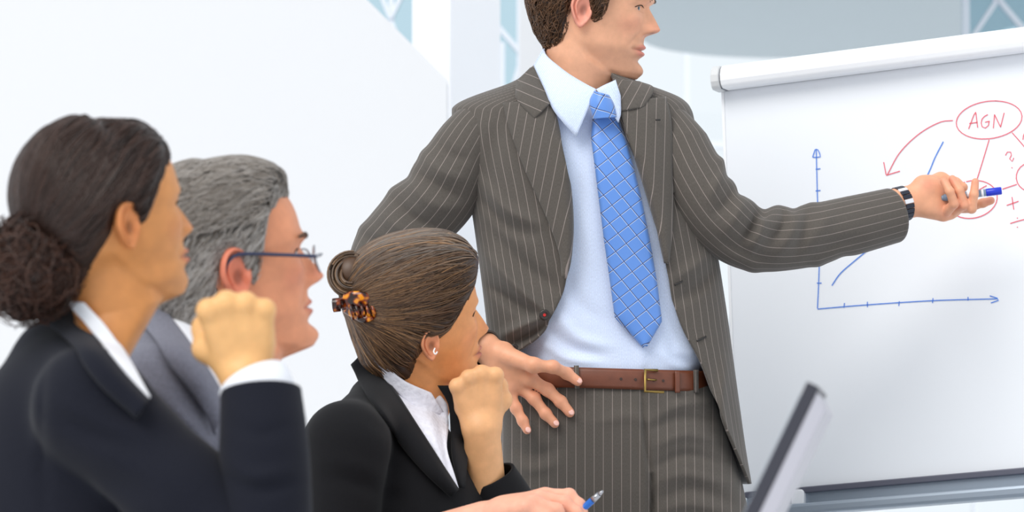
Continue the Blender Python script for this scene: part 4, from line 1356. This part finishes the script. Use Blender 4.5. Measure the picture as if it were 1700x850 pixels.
pr += finger([mk[3], P(1616, 341, 6.908), P(1632, 337, 6.902), P(1645, 333, 6.898)], .0096, .0074, .002)
pr += finger([P(1532, 306, 6.900), P(1562, 300, 6.915), P(1584, 306, 6.912), P(1599, 311, 6.906)], .0150, .0088, .008)
v, f = blob(pr, .0017, .006, .012, 1)
tips = [P(1567,302,6.866), P(1577,299,6.868), P(1618,303,6.866), P(1643,333,6.898), P(1540,305,6.88), P(1584,338,6.868), P(1600,339,6.868), P(1570,352,6.89)]
g.add(v, f, fingers_blush(v, SK_P*np.array([1,.95,.93]), BL_P, tips, .013, .5))
# hidden trunk and arms join head and hands
for a, b, ra, rb in ((PH.W([[-.03, 0, -.13]])[0], P(960, 230, PD+.02), .055, .08),):
    v, f = tube([a, b, P(985, 560, PD+.02)], [ra, rb, .085], 24); g.add(v, f, SK_P)
for pts, rr in (([P(960,215,PD+.02), P(1100,222,6.76), P(1150,304,6.725), P(1243,394,6.75), P(1440,352,6.87)], [.06,.034,.036,.036,.031]), ([P(960,215,PD+.02), P(805,225,6.77), P(731,324,6.765), P(645,450,6.82), P(740,552,6.72)], [.06,.034,.036,.036,.030])):
    v, f = tube(crv(pts, 30), np.interp(np.linspace(0, 1, 30), np.linspace(0, 1, 5), rr), 16); g.add(v, f, SK_P)
pbody = g.obj('body', M['skin'], pres, uv=False)
for t_, al, ou in pnails: nail(pbody, t_, al, ou)
eyes(PH, pres, (0.10, 0.15, 0.20), .5)
rng = np.random.RandomState(3)
def hc_p(p, r): return np.array(srgb(98, 68, 44))*(0.55 + .9*r.rand())
mk_m = mask_fn(MASK_MAN)
fwd = PH.R @ np.array([1,0,0]); upv = PH.R @ np.array([0,0,1]); lat = PH.R @ np.array([0,1,0])
def dir_p(p):
    return -fwd*.55 - upv*.85
gh, tree = hair_obj(PH, pres, mk_m, lambda T, Z: .004 + .010*sstep(.06, .12, Z), np.array(srgb(58, 40, 28)), 5200, dir_p, 7, .0045, .0035, .0009, hc_p, rng, lift_end=.0055, jit=.38)
gh.obj('hair', M['hair'], pres, uv=False)['label'] = 'short brown hair'
# eyebrows
def brow(H, parent, col, rng, n=90, zc=.1335, L=.011, r=.0005):
    v0, f0, _, _, _ = HEADC[id(H)]; tr_ = bvh((v0, f0))
    for s in (-1, 1):
        gg = Geo()
        for k in range(n):
            t = rng.rand(); y = s*(.012 + .036*t); z = zc + .004*math.sin(t*2.4) + rng.normal()*.0016
            h = tr_.ray_cast(Vector((.2, y, z)), Vector((-1, 0, 0)))
            if h[0] is None: continue
            b = np.array(h[0]); dr = np.array([-.25*t, s*1.0, .35*(1-t) - .15]); dr /= np.linalg.norm(dr)
            pts = [b, b + dr*L*.5 + np.array([.0016,0,0]), b + dr*L + np.array([.0004,0,0])]
            v, f = tube(H.W(pts), [r, r, r*.3], 3, False); gg.add(v, f, np.array(col)*(.6+.8*rng.rand()))
        gg.obj('eyebrow', M['hair'], parent, uv=False)
brow(PH, pres, srgb(96, 66, 46), rng)

# wristwatch
wt = thing('wristwatch', 'dark steel bracelet wristwatch on the pointing hand of the standing man', 'watch', P(1497, 340, 6.895))
ax = W1_ - P(1440, 352, 6.87); ax /= np.linalg.norm(ax)
c0 = P(1496, 339, 6.897)
e1 = np.cross(ax, [0, 1, 0]); e1 /= np.linalg.norm(e1); e2 = np.cross(ax, e1)
NL = 22
for k in range(NL):
    a0 = 2*math.pi*(k+.06)/NL; a1 = 2*math.pi*(k+.94)/NL; V = []
    for s in (-.0085, .0085):
        for aa in (a0, a1):
            for rr in (.0285, .0318): V.append(c0 + ax*s + (e1*math.cos(aa) + e2*math.sin(aa))*rr)
    o = mesh_obj('watch_link', np.array(V), [(0,1,3,2),(4,6,7,5),(0,4,5,1),(2,3,7,6),(0,2,6,4),(1,5,7,3)], M['watch_light'] if k in (2, 5, 19, 20) else M['watch_dark'], wt, smooth=False)
    bevel(o, .0008)
back = c0 + np.array([0, .033, 0])
v, f = tube([back, back + np.array([0, .008, 0])], .018, 24); mesh_obj('watch_case', v, f, M['watch_dark'], wt)

# board marker in the hand
ma = P(1563, 329, 6.884); mb = P(1663, 316.5, 6.872); md = mb - ma; ml = np.linalg.norm(md); md /= ml
mkr = thing('marker_pen', 'grey board marker with blue cap held between fingers', 'marker', ma)
def seg(name, s0, s1, r0, r1, m, par, ends=.0008):
    v, f = tube([ma + md*s0, ma + md*(s0+ends), ma + md*(s1-ends), ma + md*s1], [r0*.85, r0, r1, r1*.85], 20); return mesh_obj(name, v, f, M[m], par)
seg('barrel', 0.004, ml*.745, .0064, .0064, 'marker_grey', mkr); seg('end_plug', 0, .005, .0044, .0052, 'marker_grey', mkr)
seg('cap', ml*.735, ml, .0069, .0069, 'cap_blue', mkr, .0016)
seg('label_band', ml*.42, ml*.50, .0065, .0065, 'white_print', mkr, .0001); seg('label_band', ml*.66, ml*.70, .0065, .0065, 'white_print', mkr, .0001)

# ================================================================== the seated people
def rotz(deg):
    a = math.radians(deg); return np.array([[math.cos(a), -math.sin(a), 0], [math.sin(a), math.cos(a), 0], [0, 0, 1]])

def add_blob(name, prims, h, k, m, parent, fold=(), seed=1, amp=.0015, freq=22, it=2):
    v, F = blob(prims, h, k, .03, it)
    c = np.asarray(v).mean(0)
    v = v + (v - c)/np.linalg.norm(v - c, axis=1)[:, None]*wob(v, amp, freq, seed)[:, None]
    if fold: v = folds(v, fold)
    F = [tuple(q) for q in F]
    return mesh_obj(name, v, F, m, parent), (v, F)

def lower_body(parent, cx, cy, yaw, m, seatz=.45):
    """lap, shins and shoes under the table"""
    R = rotz(yaw); T = lambda x, y, z: np.array([cx, cy, 0]) + R @ np.array([x, y, z])
    g = Geo()
    for s in (-1, 1):
        v, f = tube([T(-.05, s*.09, seatz+.09), T(.20, s*.10, seatz+.09), T(.40, s*.10, seatz+.08), T(.44, s*.10, seatz), T(.43, s*.10, .10)], [.085, .08, .065, .058, .045], 20)
        g.add(v, f)
    v, f = ellipsoid(T(-.02, 0, seatz+.10), (.15, .18, .11), 28, 16, R); g.add(v, f)
    g.obj('trousers', m, parent, col=False, uv=False)
    for s in (-1, 1):
        v, f = blob([('e', T(.49, s*.10, .05), (.12, .045, .04), R), ('e', T(.42, s*.10, .07), (.05, .04, .06), R)], .01, .02)
        mesh_obj('shoe', v, f, M['shoe'], parent)

def chair(label, cx, cy, yaw):
    R = rotz(yaw); T = lambda x, y, z: np.array([cx, cy, 0]) + R @ np.array([x, y, z])
    t = thing('meeting_chair', label, 'chair', (cx, cy, 0), 'chairs at the meeting table')
    v, f = box_geo((-.19, -.18, .38), (.21, .18, .425)); o = mesh_obj('seat', v @ R.T + T(0, 0, 0), f, M['lap_dark'], t, smooth=False); bevel(o, .015, 3)
    v, f = box_geo((-.225, -.17, .48), (-.20, .17, .70)); o = mesh_obj('backrest', v @ R.T + T(0, 0, 0), f, M['lap_dark'], t, smooth=False); bevel(o, .012, 3)
    for sx in (-.18, .18):
        for sy in (-.15, .15):
            v, f = tube([T(sx, sy, 0), T(sx, sy, .39)], .011, 10); mesh_obj('leg', v, f, M['steel'], t)
    for sy in (-.15, .15):
        v, f = tube([T(-.175, sy, .40), T(-.212, sy, .55)], .009, 8); mesh_obj('back_post', v, f, M['steel'], t)

def surf_cloth(name, A, B, tree, off, m, parent, th=.004, nu=10, nv=30, scale=1300, smoothc=True, offu=None, rel=5, fb=5.0, fold=()):
    v, f, u = patch(A, B, tree, off, nu, nv, 0, scale, smoothc, rel, offu, fb)
    if fold: v = folds(v, fold)
    o = mesh_obj(name, v, f, m, parent, uv=u); solidify(o, th, 1); return o, (v, f)

# ---------------------------------------------------------------- woman with the curly bun
AD = 4.64
w1 = thing('person', 'seated woman with dark curly bun in black blazer, fist raised', 'person', (P(105, 700, AD)[0], AD + .02, 0))
SK1 = np.array(srgb(214, 146, 86)); BL1 = np.array(srgb(214, 130, 84)); LP1 = np.array(srgb(190, 96, 80))
H1 = Head(dict(chin=.075, nose=.021, nosez=.083, chinw=.036, jaww=.054, neck=.050, brow=.002, chinb=.006, lip=.0080, ear=1.02, earflare=20, neck0=-.095, necklean=1.0, socket=.009), 212, 374, 4.565, .905, 27, 14, 0)
R1 = rotz(14)
c1 = P(100, 875, AD+.03)
prims = [('e', c1, (.135, .175, .225), R1), ('c', P(105, 600, AD+.03), P(150, 676, AD-.135), .045, .058, .03), ('c', P(95, 592, AD+.05), P(70, 660, AD+.20), .045, .056, .03),
         ('c', P(150, 672, AD-.14), P(300, 820, AD-.17), .064, .060, .03), ('c', P(300, 820, AD-.17), P(440, 968, AD-.185), .060, .052, .02), ('e', P(90, 1010, AD+.03), (.14, .19, .16), R1, .05)]
jk1, (v1, f1) = add_blob('blazer', prims, .009, .03, M['navy_wool'], w1,
    [([(75, 600), (68, 700), (72, 850)], 7, -.006), ([(85, 660), (150, 690), (230, 720)], 12, .006), ([(85, 690), (150, 715), (220, 745)], 10, -.006), ([(120, 740), (190, 760), (260, 790)], 12, .005), ([(110, 790), (180, 800), (260, 830)], 12, -.005), ([(60, 560), (110, 580), (190, 640)], 14, .004)], 2)
jk1['label'] = 'black blazer'
_h1 = head_mesh(H1.p); T1 = bvh((v1, f1)); T1n = bvh((v1, f1), (H1.W(_h1[0]), _h1[1]))
# forearm sleeve
v, f, u, p_ = sleeve([(440, 975, 4.455), (440, 860, 4.455), (438, 740, 4.46), (433, 650, 4.475)], [.055, .054, .052, .0465], 48, 70)
v = folds(v, [([(375, 760), (420, 790), (480, 780)], 12, .005), ([(375, 790), (430, 815), (500, 800)], 12, -.005), ([(380, 700), (430, 720), (490, 705)], 12, -.003)], sstep(.01, -.03, v[:, 1]-np.repeat(p_[:, 1], 48)))
o = mesh_obj('sleeve', v, f, M['navy_wool'], jk1); solidify(o, .006, -1)
v, f, u, p_ = sleeve([(436, 680, 4.47), (428, 650, 4.475), (420, 632, 4.48)], [.043, .0425, .042], 40, 14)
o = mesh_obj('shirt_cuff', v, f, M['white_shirt'], w1); solidify(o, .003, -1)
for px, py in ((503, 736), (504, 758)):
    vb, fb_ = ellipsoid(P(px, py, 4.462), (.006, .006, .006), 12, 8); mesh_obj('sleeve_button', vb, fb_, M['steel'], jk1)
# shirt, blazer collar and lapel
surf_cloth('shirt', [(112, 500), (150, 548), (195, 606), (246, 664)], [(140, 502), (178, 545), (212, 596), (248, 660)], T1n, .010, M['white_shirt'], w1, .003, 10, 30, 1400, fb=4.5)
surf_cloth('blazer_collar', [(100, 488), (112, 506), (150, 556), (200, 622), (243, 668)], [(42, 524), (70, 530), (120, 575), (175, 640), (232, 690)], T1, .014, M['navy_wool'], jk1, .006, 12, 34, 1400, fb=4.55, offu=lambda u: .012*np.sin(np.pi*u))
g = Geo(); make_head(H1, g, SK1, LP1, BL1, None, np.array(srgb(214, 138, 84)))
Wr = P(410, 628, 4.482)
pr = fist(Wr, P(392, 500, 4.475) - Wr, np.array([1, .10, 0]), -1, 1.0) + [('c', P(428, 760, 4.465), Wr, .034, .0262, .012)]
v, f = blob(pr, .0028, .006, .014, 2); g.add(v, f, body_cols(v, srgb(232, 180, 120)))
for pts, rr in (([H1.W([[-.10, 0, -.13]])[0], P(110, 720, AD+.03), P(100, 900, AD+.03)], [.042, .06, .07]), ([P(110, 640, AD+.03), P(150, 672, AD-.13), P(300, 820, AD-.165), P(440, 955, 4.455), P(428, 760, 4.465)], [.06, .045, .042, .036, .033])):
    v, f = tube(crv(pts, 30), np.interp(np.linspace(0, 1, 30), np.linspace(0, 1, len(rr)), rr), 16); g.add(v, f, SK1)
g.obj('body', M['skin'], w1, uv=False); eyes(H1, w1, (.05, .03, .02))
rng = np.random.RandomState(5)
bun1 = P(47, 446, AD-.06)
bv1, bf1 = ellipsoid(bun1, (.050, .050, .050), 40, 26)
bn_ = (bv1-bun1)/np.linalg.norm(bv1-bun1, axis=1)[:, None]
bv1 = bv1 + bn_*wob(bv1, .006, 90, 9)[:, None]
def dir1(p):
    d = bun1 - p; n = np.linalg.norm(d)
    if n < .056: return None
    return d/n
MASK_1 = [(0,.186),(30,.183),(46,.172),(58,.152),(68,.132),(76,.112),(84,.112),(89,.132),(100,.138),(110,.130),(118,.108),(130,.090),(145,.068),(160,.050),(180,.040)]
def hc1(p, r): return np.array(srgb(58, 38, 30))*(0.35 + .9*r.rand())
thick1 = lambda T, Z: .009 + .012*sstep(1.2, 2.6, np.abs(T))*sstep(.06, .11, Z) + .004*np.sin(7*T + 40*Z)*sstep(.1, .2, Z)*.4
gh, tree = hair_obj(H1, w1, mask_fn(MASK_1), thick1, np.array(srgb(38, 27, 23)), 3200, dir1, 34, .0065, .0022, .0011, hc1, rng, jit=.10)
# curls of the bun
def curls(g, center, rad, n, col, rng, rr=.0014, size=(.008, .018)):
    for k in range(n):
        d = rng.normal(size=3); d /= np.linalg.norm(d)
        c = center + d*rad*(0.85 + .25*rng.rand()); a = rng.normal(size=3); a /= np.linalg.norm(a); b = np.cross(a, d); b /= np.linalg.norm(b)+1e-9; a = np.cross(b, d)
        R = size[0] + (size[1]-size[0])*rng.rand(); t = np.linspace(0, 2*math.pi*(.6 + .9*rng.rand()), 13)
        pts = c + np.outer(np.cos(t)*R, a) + np.outer(np.sin(t)*R, b*.8 + d*.45) + np.outer(np.linspace(-.4, .4, 13)*R, d)
        v, f = tube(pts, rr*(.7+.7*rng.rand()), 4, False); g.add(v, f, col(c, rng))
gh.add(bv1, bf1, np.array(srgb(40, 26, 20)))
def hc1b(p, r): return np.array(srgb(74, 46, 34))*(0.25 + .9*r.rand())
curls(gh, bun1, .046, 1900, hc1b, rng, .0008, (.010, .026))
gh.obj('hair', M['hair'], w1, uv=False)['label'] = 'dark brown hair in a curly bun'
lower_body(w1, c1[0] - .02, AD + .03, 10, M['dark_trouser'])

# ---------------------------------------------------------------- grey-haired man with glasses
BD = 5.08
m2 = thing('person', 'seated grey-haired man with glasses in grey suit jacket and white shirt', 'person', (P(285, 780, BD)[0], BD + .03, 0))
SK2 = np.array(srgb(224, 150, 112)); BL2 = np.array(srgb(216, 118, 96)); LP2 = np.array(srgb(190, 100, 88))
H2 = Head(dict(noser=.6, nose=.026, nosez=.083, chinw=.042, jaww=.062, neck=.060, brow=.006, chinb=.008, lip=.0045, ear=1.12, earflare=18, neck0=-.15, necklean=.5, socket=.011), 392, 456, 5.005, 1.05, 15, 13, 0)
R2 = rotz(18); c2 = P(285, 905, BD+.04)
prims = [('e', c2, (.14, .20, .255), R2), ('c', P(292, 572, BD+.04), P(262, 668, BD-.14), .055, .068, .05), ('c', P(285, 565, BD+.06), P(262, 650, BD+.24), .055, .066, .05),
         ('c', P(262, 672, BD-.15), P(310, 900, BD-.16), .070, .058, .03), ('c', P(240, 590, BD+.05), P(190, 760, BD+.06), .06, .09, .05), ('e', P(270, 1010, BD+.04), (.15, .2, .15), R2, .05), ('c', P(300, 700, BD-.11), P(385, 900, BD-.10), .055, .075, .03), ('c', P(325, 690, BD+.19), P(400, 900, BD+.15), .055, .075, .03)]
jk2, (v2, f2) = add_blob('suit_jacket', prims, .009, .03, M['grey_wool'], m2,
    [([(262, 640), (300, 690), (360, 735)], 12, .008), ([(262, 665), (300, 715), (360, 765)], 11, -.009), ([(270, 700), (310, 750), (370, 790)], 12, .008), ([(290, 740), (330, 775), (375, 805)], 11, -.008), ([(345, 650), (352, 720), (362, 790)], 8, -.007), ([(225, 590), (260, 610), (300, 650)], 10, .005)], 4)
jk2['label'] = 'mid-grey suit jacket'
add_blob('shirt_front', [('c', P(340, 606, BD+.035), P(352, 700, BD+.03), .056, .085), ('c', P(352, 700, BD+.03), P(372, 900, BD+.03), .085, .10)], .008, .02, M['white_shirt'], m2)
_h2 = head_mesh(H2.p); T2 = bvh((v2, f2)); T2n = bvh((v2, f2), (H2.W(_h2[0]), _h2[1]))
surf_cloth('shirt', [(272, 515), (300, 550), (335, 605), (366, 662)], [(330, 520), (350, 560), (372, 600), (376, 660)], T2, .012, M['white_shirt'], m2, .003, 10, 26, 1280, fb=5.0)
surf_cloth('shirt_collar', [(276, 518), (300, 545), (326, 582)], [(296, 514), (318, 538), (346, 580)], T2n, .010, M['white_shirt'], m2, .003, 8, 20, 1280, fb=4.95)
surf_cloth('jacket_collar', [(266, 511), (292, 545), (322, 588), (348, 628), (368, 664)], [(232, 530), (255, 560), (290, 610), (326, 655), (360, 720)], T2, .016, M['grey_wool'], jk2, .006, 12, 30, 1280, fb=5.0, offu=lambda u: .012*np.sin(np.pi*u))
g = Geo(); make_head(H2, g, SK2, LP2, BL2, None, np.array(srgb(224, 132, 104)))
for pts, rr in (([H2.W([[-.05, 0, -.14]])[0], P(285, 700, BD+.04), P(280, 900, BD+.04)], [.05, .07, .08]),):
    v, f = tube(crv(pts, 20), np.interp(np.linspace(0, 1, 20), np.linspace(0, 1, len(rr)), rr), 16); g.add(v, f, SK2)
g.obj('body', M['skin'], m2, uv=False); eyes(H2, m2, (.15, .2, .25))
rng = np.random.RandomState(8)
f2v = H2.R @ np.array([1,0,0]); u2v = H2.R @ np.array([0,0,1])
def dir2(p):
    q = (p - H2.t)
    h = q @ u2v
    return -f2v*.8 - u2v*(.75 if h < .06 else .1)
def hc2(p, r):
    q = (p - H2.t); h = q @ u2v
    white = sstep(.09, .02, h)
    k = r.rand()
    dark = np.array(srgb(118, 109, 100)); lightc = np.array(srgb(224, 221, 218))
    return dark*(1-k*(.35+.55*white)) + lightc*k*(.35+.55*white)
MASK_G = [(0,.196),(26,.196),(34,.197),(42,.190),(52,.182),(60,.172),(67,.150),(74,.108),(83,.098),(88,.128),(100,.143),(112,.132),(119,.095),(132,.050),(150,.030),(180,.022)]
gh, tree = hair_obj(H2, m2, mask_fn(MASK_G), lambda T, Z: .003 + .011*sstep(.12, .18, Z) + .006*sstep(1.9, 2.6, np.abs(T)), np.array(srgb(84, 78, 72)), 9000, dir2, 9, .0055, .003, .0008, hc2, rng, lift_end=.005, jit=.22)
gh.obj('hair', M['hair'], m2, uv=False)['label'] = 'short grey hair'
brow(H2, m2, srgb(120, 100, 84), rng)
lower_body(m2, c2[0] - .03, BD + .04, 12, M['dark_trouser'])
# glasses
gl = thing('eyeglasses', 'thin dark-framed eyeglasses worn by the grey-haired man', 'eyeglasses', H2.W([[.10, 0, .112]])[0])
def gtube(name, pts, r, m, par, n=24):
    v, f = tube(crv(H2.W(pts), n), r, 8); return mesh_obj(name, v, f, M[m], par)
for s in (-1, 1):
    gtube('temple', [(.094, s*.066, .1075), (.05, s*.0765, .118), (.0, s*.083, .129), (-.018, s*.084, .122), (-.026, s*.080, .095)], .0024, 'temple', gl)
    t = np.linspace(0, 2*np.pi, 26, endpoint=True)
    rim = [(.1045 - .10*abs(yy*0) - 2.0*(abs(.034 + .026*math.cos(a)) - .01)**2*2, s*(.034 + .026*math.cos(a)),   .1045 + .0165*math.sin(a)) for a, yy in zip(t, t)]
    ro = gtube('rim', rim, .0014, 'steel', gl, 50)
    rc_ = np.mean(np.array(rim[:-1]), 0); rv = np.array(rim[:-1])
    lv = np.vstack([rv, rc_]); mesh_obj('lens', H2.W(lv), [(i, (i+1) % 25, 25) for i in range(25)], M['lens'], ro)
    gtube('hinge', [(.094, s*.066, .1075), (.1015, s*.060, .108)], .0026, 'steel', gl, 4)
gtube('bridge', [(.1125, -.009, .107), (.1175, 0, .1095), (.1125, .009, .107)], .0012, 'steel', gl, 10)

# ---------------------------------------------------------------- woman with the hair clip
CD = 6.25
w3 = thing('person', 'seated woman with clipped-up brown hair in black jacket resting chin on fist', 'person', (P(650, 800, CD)[0], CD + .02, 0))
SK3 = np.array(srgb(228, 156, 98)); BL3 = np.array(srgb(222, 140, 104)); LP3 = np.array(srgb(196, 110, 96))
H3 = Head(dict(nose=.022, nosez=.082, chinw=.036, jaww=.054, neck=.050, brow=.002, chinb=.006, lip=.006, ear=.85, earflare=6, earz=-.010, neck0=-.15, necklean=.5, socket=.009), 712, 562, 6.175, 1.0, 15, 13, 14)
R3 = rotz(22); c3 = P(655, 905, CD+.03)
prims = [('e', c3, (.135, .18, .235), R3), ('c', P(625, 672, CD+.03), P(578, 738, CD-.15), .045, .060, .03), ('c', P(632, 672, CD+.05), P(680, 735, CD+.18), .045, .055, .03),
         ('c', P(574, 738, CD-.155), P(562, 960, CD-.16), .063, .055, .03), ('c', P(562, 962, CD-.16), P(800, 885, CD-.29), .052, .042, .03),
         ('c', P(690, 850, CD+.03), P(828, 862, CD+.02), .062, .054, .04), ('e', P(640, 1010, CD+.03), (.14, .19, .16), R3, .05)]
jk3, (v3, f3) = add_blob('jacket', prims, .009, .03, M['black_wool'], w3,
    [([(600, 690), (660, 730), (720, 790)], 10, -.004), ([(540, 760), (600, 775), (660, 800)], 12, .005), ([(540, 790), (600, 805), (670, 830)], 11, -.006), ([(700, 780), (760, 800), (830, 800)], 10, .004)], 6)
jk3['label'] = 'black suit jacket'
_h3 = head_mesh(H3.p); T3 = bvh((v3, f3)); T3n = bvh((v3, f3), (H3.W(_h3[0]), _h3[1]))
v, f, u, p_ = sleeve([(846, 880, CD+.02), (832, 835, CD+.01), (812, 790, CD-.005)], [.056, .052, .043], 44, 30)
o = mesh_obj('sleeve', v, f, M['black_wool'], jk3); solidify(o, .005, -1)
surf_cloth('shirt', [(606, 583), (650, 645), (690, 712), (730, 775), (757, 814)], [(690, 640), (738, 664), (744, 700), (742, 745), (760, 812)], T3, .012, M['crinkle'], w3, .003, 14, 36, 1040, fb=6.15, fold=[([(700, 660), (712, 700), (735, 780)], 4, .005), ([(680, 655), (695, 700), (725, 765)], 4, -.005), ([(722, 668), (728, 705), (745, 790)], 4, -.005)])
surf_cloth('shirt_collar', [(608, 582), (640, 606), (672, 632), (716, 652)], [(612, 592), (650, 640), (692, 676), (742, 692)], T3n, .012, M['crinkle'], w3, .003, 10, 30, 1040, fb=6.12)
surf_cloth('lapel', [(604, 580), (640, 632), (690, 708), (730, 772), (757, 815)], [(586, 606), (610, 660), (655, 722), (700, 775), (752, 822)], T3, .014, M['black_wool'], jk3, .006, 12, 36, 1040, fb=6.15, offu=lambda u: .010*np.sin(np.pi*u))
surf_cloth('lapel', [(726, 640), (744, 672), (748, 720), (750, 760), (762, 810)], [(752, 640), (768, 690), (772, 740), (772, 770), (768, 812)], T3, .012, M['black_wool'], jk3, .006, 8, 30, 1040, fb=6.2)
g = Geo(); make_head(H3, g, SK3, LP3, BL3, None, np.array(srgb(224, 148, 108)))
Wr3 = P(800, 712, 6.20)
pr = fist(Wr3, P(786, 612, 6.19) - Wr3, np.array([1, .1, 0]), 1, .98) + [('c', P(806, 815, 6.245), Wr3, .033, .0285, .014)]
v, f = blob(pr, .0026, .006, .014, 2); g.add(v, f, body_cols(v, srgb(230, 174, 124)))
# writing hand
Wh = P(800, 862, 5.95)
ks = [P(905, 822, 5.955), P(896, 826, 5.93), P(884, 834, 5.912), P(872, 842, 5.90)]
pr = [('c', P(720, 890, 5.98), Wh, .032, .027, .012), ('e', P(850, 845, 5.94), (.042, .026, .018), None, .014)]
for q in ks: pr.append(('c', Wh*.6 + q*.4, q, .019, .0125, .012))
pr += finger([ks[0], P(945, 822, 5.95), P(962, 838, 5.945), P(968, 850, 5.94)], .0108, .0082, .004)
pr += finger([ks[1], P(938, 834, 5.93), P(956, 850, 5.928), P(960, 866, 5.93)], .0110, .0082, .004)
pr += finger([ks[2], P(924, 846, 5.91), P(936, 866, 5.91), P(925, 880, 5.92)], .0108, .0080, .004)
pr += finger([ks[3], P(905, 858, 5.90), P(912, 874, 5.90), P(900, 884, 5.91)], .0100, .0075, .004)
pr += finger([P(850, 850, 5.965), P(900, 850, 5.985), P(938, 852, 5.975), P(962, 850, 5.962)], .0135, .0085, .006)
v, f = blob(pr, .0026, .006, .012, 2); g.add(v, f, body_cols(v, srgb(236, 172, 146)))
for pts, rr in (([H3.W([[-.05, 0, -.13]])[0], P(645, 760, CD+.03), P(650, 950, CD+.03)], [.042, .06, .07]), ([P(645, 760, CD+.03), P(578, 742, CD-.14), P(562, 950, CD-.155), P(720, 890, 5.98)], [.06, .045, .038, .032]), ([P(645, 760, CD+.03), P(690, 845, CD+.03), P(828, 862, CD+.02), P(806, 815, 6.245)], [.06, .045, .038, .033])):
    v, f = tube(crv(pts, 30), np.interp(np.linspace(0, 1, 30), np.linspace(0, 1, len(rr)), rr), 16); g.add(v, f, SK3)
g.obj('body', M['skin'], w3, uv=False); eyes(H3, w3, (.10, .07, .04))
rng = np.random.RandomState(9)
bun3 = P(584, 456, CD-.055); knot3 = P(600, 498, CD-.05)
def dir3(p):
    d = knot3 - p; n = np.linalg.norm(d)
    if n < .022: return None
    return d/n
f3v = H3.R @ np.array([1,0,0]); u3v = H3.R @ np.array([0,0,1])
def hc3(p, r):
    k = r.rand(); base = np.array(srgb(92, 64, 42)); lt_ = np.array(srgb(168, 126, 84))
    q = (p - H3.t); grey = .5*max(0, (q @ u3v - .09)/.05)*r.rand()
    c = base*(1-k**3) + lt_*k**3
    c = c*(.35 + .7*r.rand())
    return c*(1-min(grey, .5)) + np.array(srgb(150, 146, 140))*min(grey, .5)
MASK_3 = [(0,.184),(24,.180),(38,.165),(50,.148),(60,.132),(70,.116),(80,.106),(90,.104),(100,.104),(110,.094),(120,.072),(135,.046),(180,.030)]
thick3 = lambda T, Z: .010 + .013*sstep(.13, .20, Z)
gh, tree = hair_obj(H3, w3, mask_fn(MASK_3), thick3, np.array(srgb(62, 44, 32)), 4200, dir3, 36, .0062, .0022, .0011, hc3, rng, jit=.09)
# twisted bun: coils of hair
for k in range(170):
    a0 = rng.rand()*6.28; R_ = .014 + .022*rng.rand(); t = np.linspace(a0, a0 + 4.2, 22)
    tilt = rng.normal()*.25
    pts = bun3 + np.stack([np.cos(t)*R_*1.05, np.sin(t + tilt)*.016 + rng.normal()*.010, np.sin(t)*R_*1.05], -1)
    v, f = tube(pts, .0016*(.6+.8*rng.rand()), 4, False); gh.add(v, f, hc3(bun3, rng))
for k in range(40):
    R_ = .026 + .006*rng.rand(); t = np.linspace(-.6, 3.0, 18); c = P(607, 446, CD-.02)
    pts = c + np.stack([np.sin(t)*R_*.55, rng.normal()*.005 + np.zeros(18), np.cos(t)*R_], -1)
    v, f = tube(pts, .0015, 4, False); gh.add(v, f, hc3(bun3, rng))
bv3, bf3 = ellipsoid(bun3, (.028, .024, .030), 24, 16); gh.add(bv3, bf3, np.array(srgb(80, 56, 38)))
gh.obj('hair', M['hair'], w3, uv=False)['label'] = 'brown hair twisted up with grey streaks'
ev, ef = tube(crv([P(722, 578, 6.165), P(720, 584, 6.162), P(723, 588, 6.160), P(726, 584, 6.162)], 12), .0012, 8); mesh_obj('earring', ev, ef, M['pearl'], w3)
lower_body(w3, c3[0] - .03, CD + .03, 12, M['dark_trouser'])
# claw clip
cl_ = thing('hair_clip', 'tortoiseshell claw clip holding up brown hair', 'hair clip', P(590, 505, CD-.085))
def claw(name, pts, r, sq, par=None):
    c = crv([P(*q) for q in pts], 20); v, f = tube(c, r, 12, True, sq); return mesh_obj(name, v, f, M['tortoise'], par or cl_)
jaw_ = claw('jaw', [(566, 506, CD-.090), (585, 498, CD-.103), (604, 500, CD-.107), (620, 508, CD-.100)], [.010]*4+[.014]*12+[.010]*4, .35)
for k in range(5):
    x = 582 + k*9
    claw('tooth', [(x, 508, CD-.107), (x+3, 520, CD-.109), (x+4, 530, CD-.097)], [.0032]*10+[.0024]*10, 1.0, jaw_)
claw('finger_tab', [(572, 505, CD-.093), (562, 506, CD-.097), (553, 507, CD-.095)], [.006]*8+[.011]*12, .5)
claw('jaw', [(575, 512, CD-.065), (592, 522, CD-.090), (606, 528, CD-.103), (616, 524, CD-.100)], [.008]*20, .5)
# ballpoint pen
pa = P(955, 856, 5.945); pb = P(1001, 815, 5.925); pd_ = pb - pa; pl_ = np.linalg.norm(pd_); pd_ /= pl_
pn = thing('ballpoint_pen', 'blue ballpoint pen with silver tip held in seated woman\'s hand', 'pen', pa)
def pseg(name, s0, s1, r0, r1, m): 
    v, f = tube([pa + pd_*pl_*s0, pa + pd_*pl_*s1], [r0, r1], 16); return mesh_obj(name, v, f, M[m], pn)
pseg('barrel', -.9, .62, .0050, .0052, 'pen_blue'); pseg('collar', .62, .86, .0050, .0040, 'steel'); pseg('tip', .86, 1.0, .0036, .0016, 'steel')

chair('dark meeting chair under the woman with the curly bun', c1[0] - .04, AD + .03, 10)
chair('dark meeting chair under the grey-haired man', c2[0] - .05, BD + .04, 12)
chair('dark meeting chair under the woman with the hair clip', c3[0] - .05, CD + .03, 12)
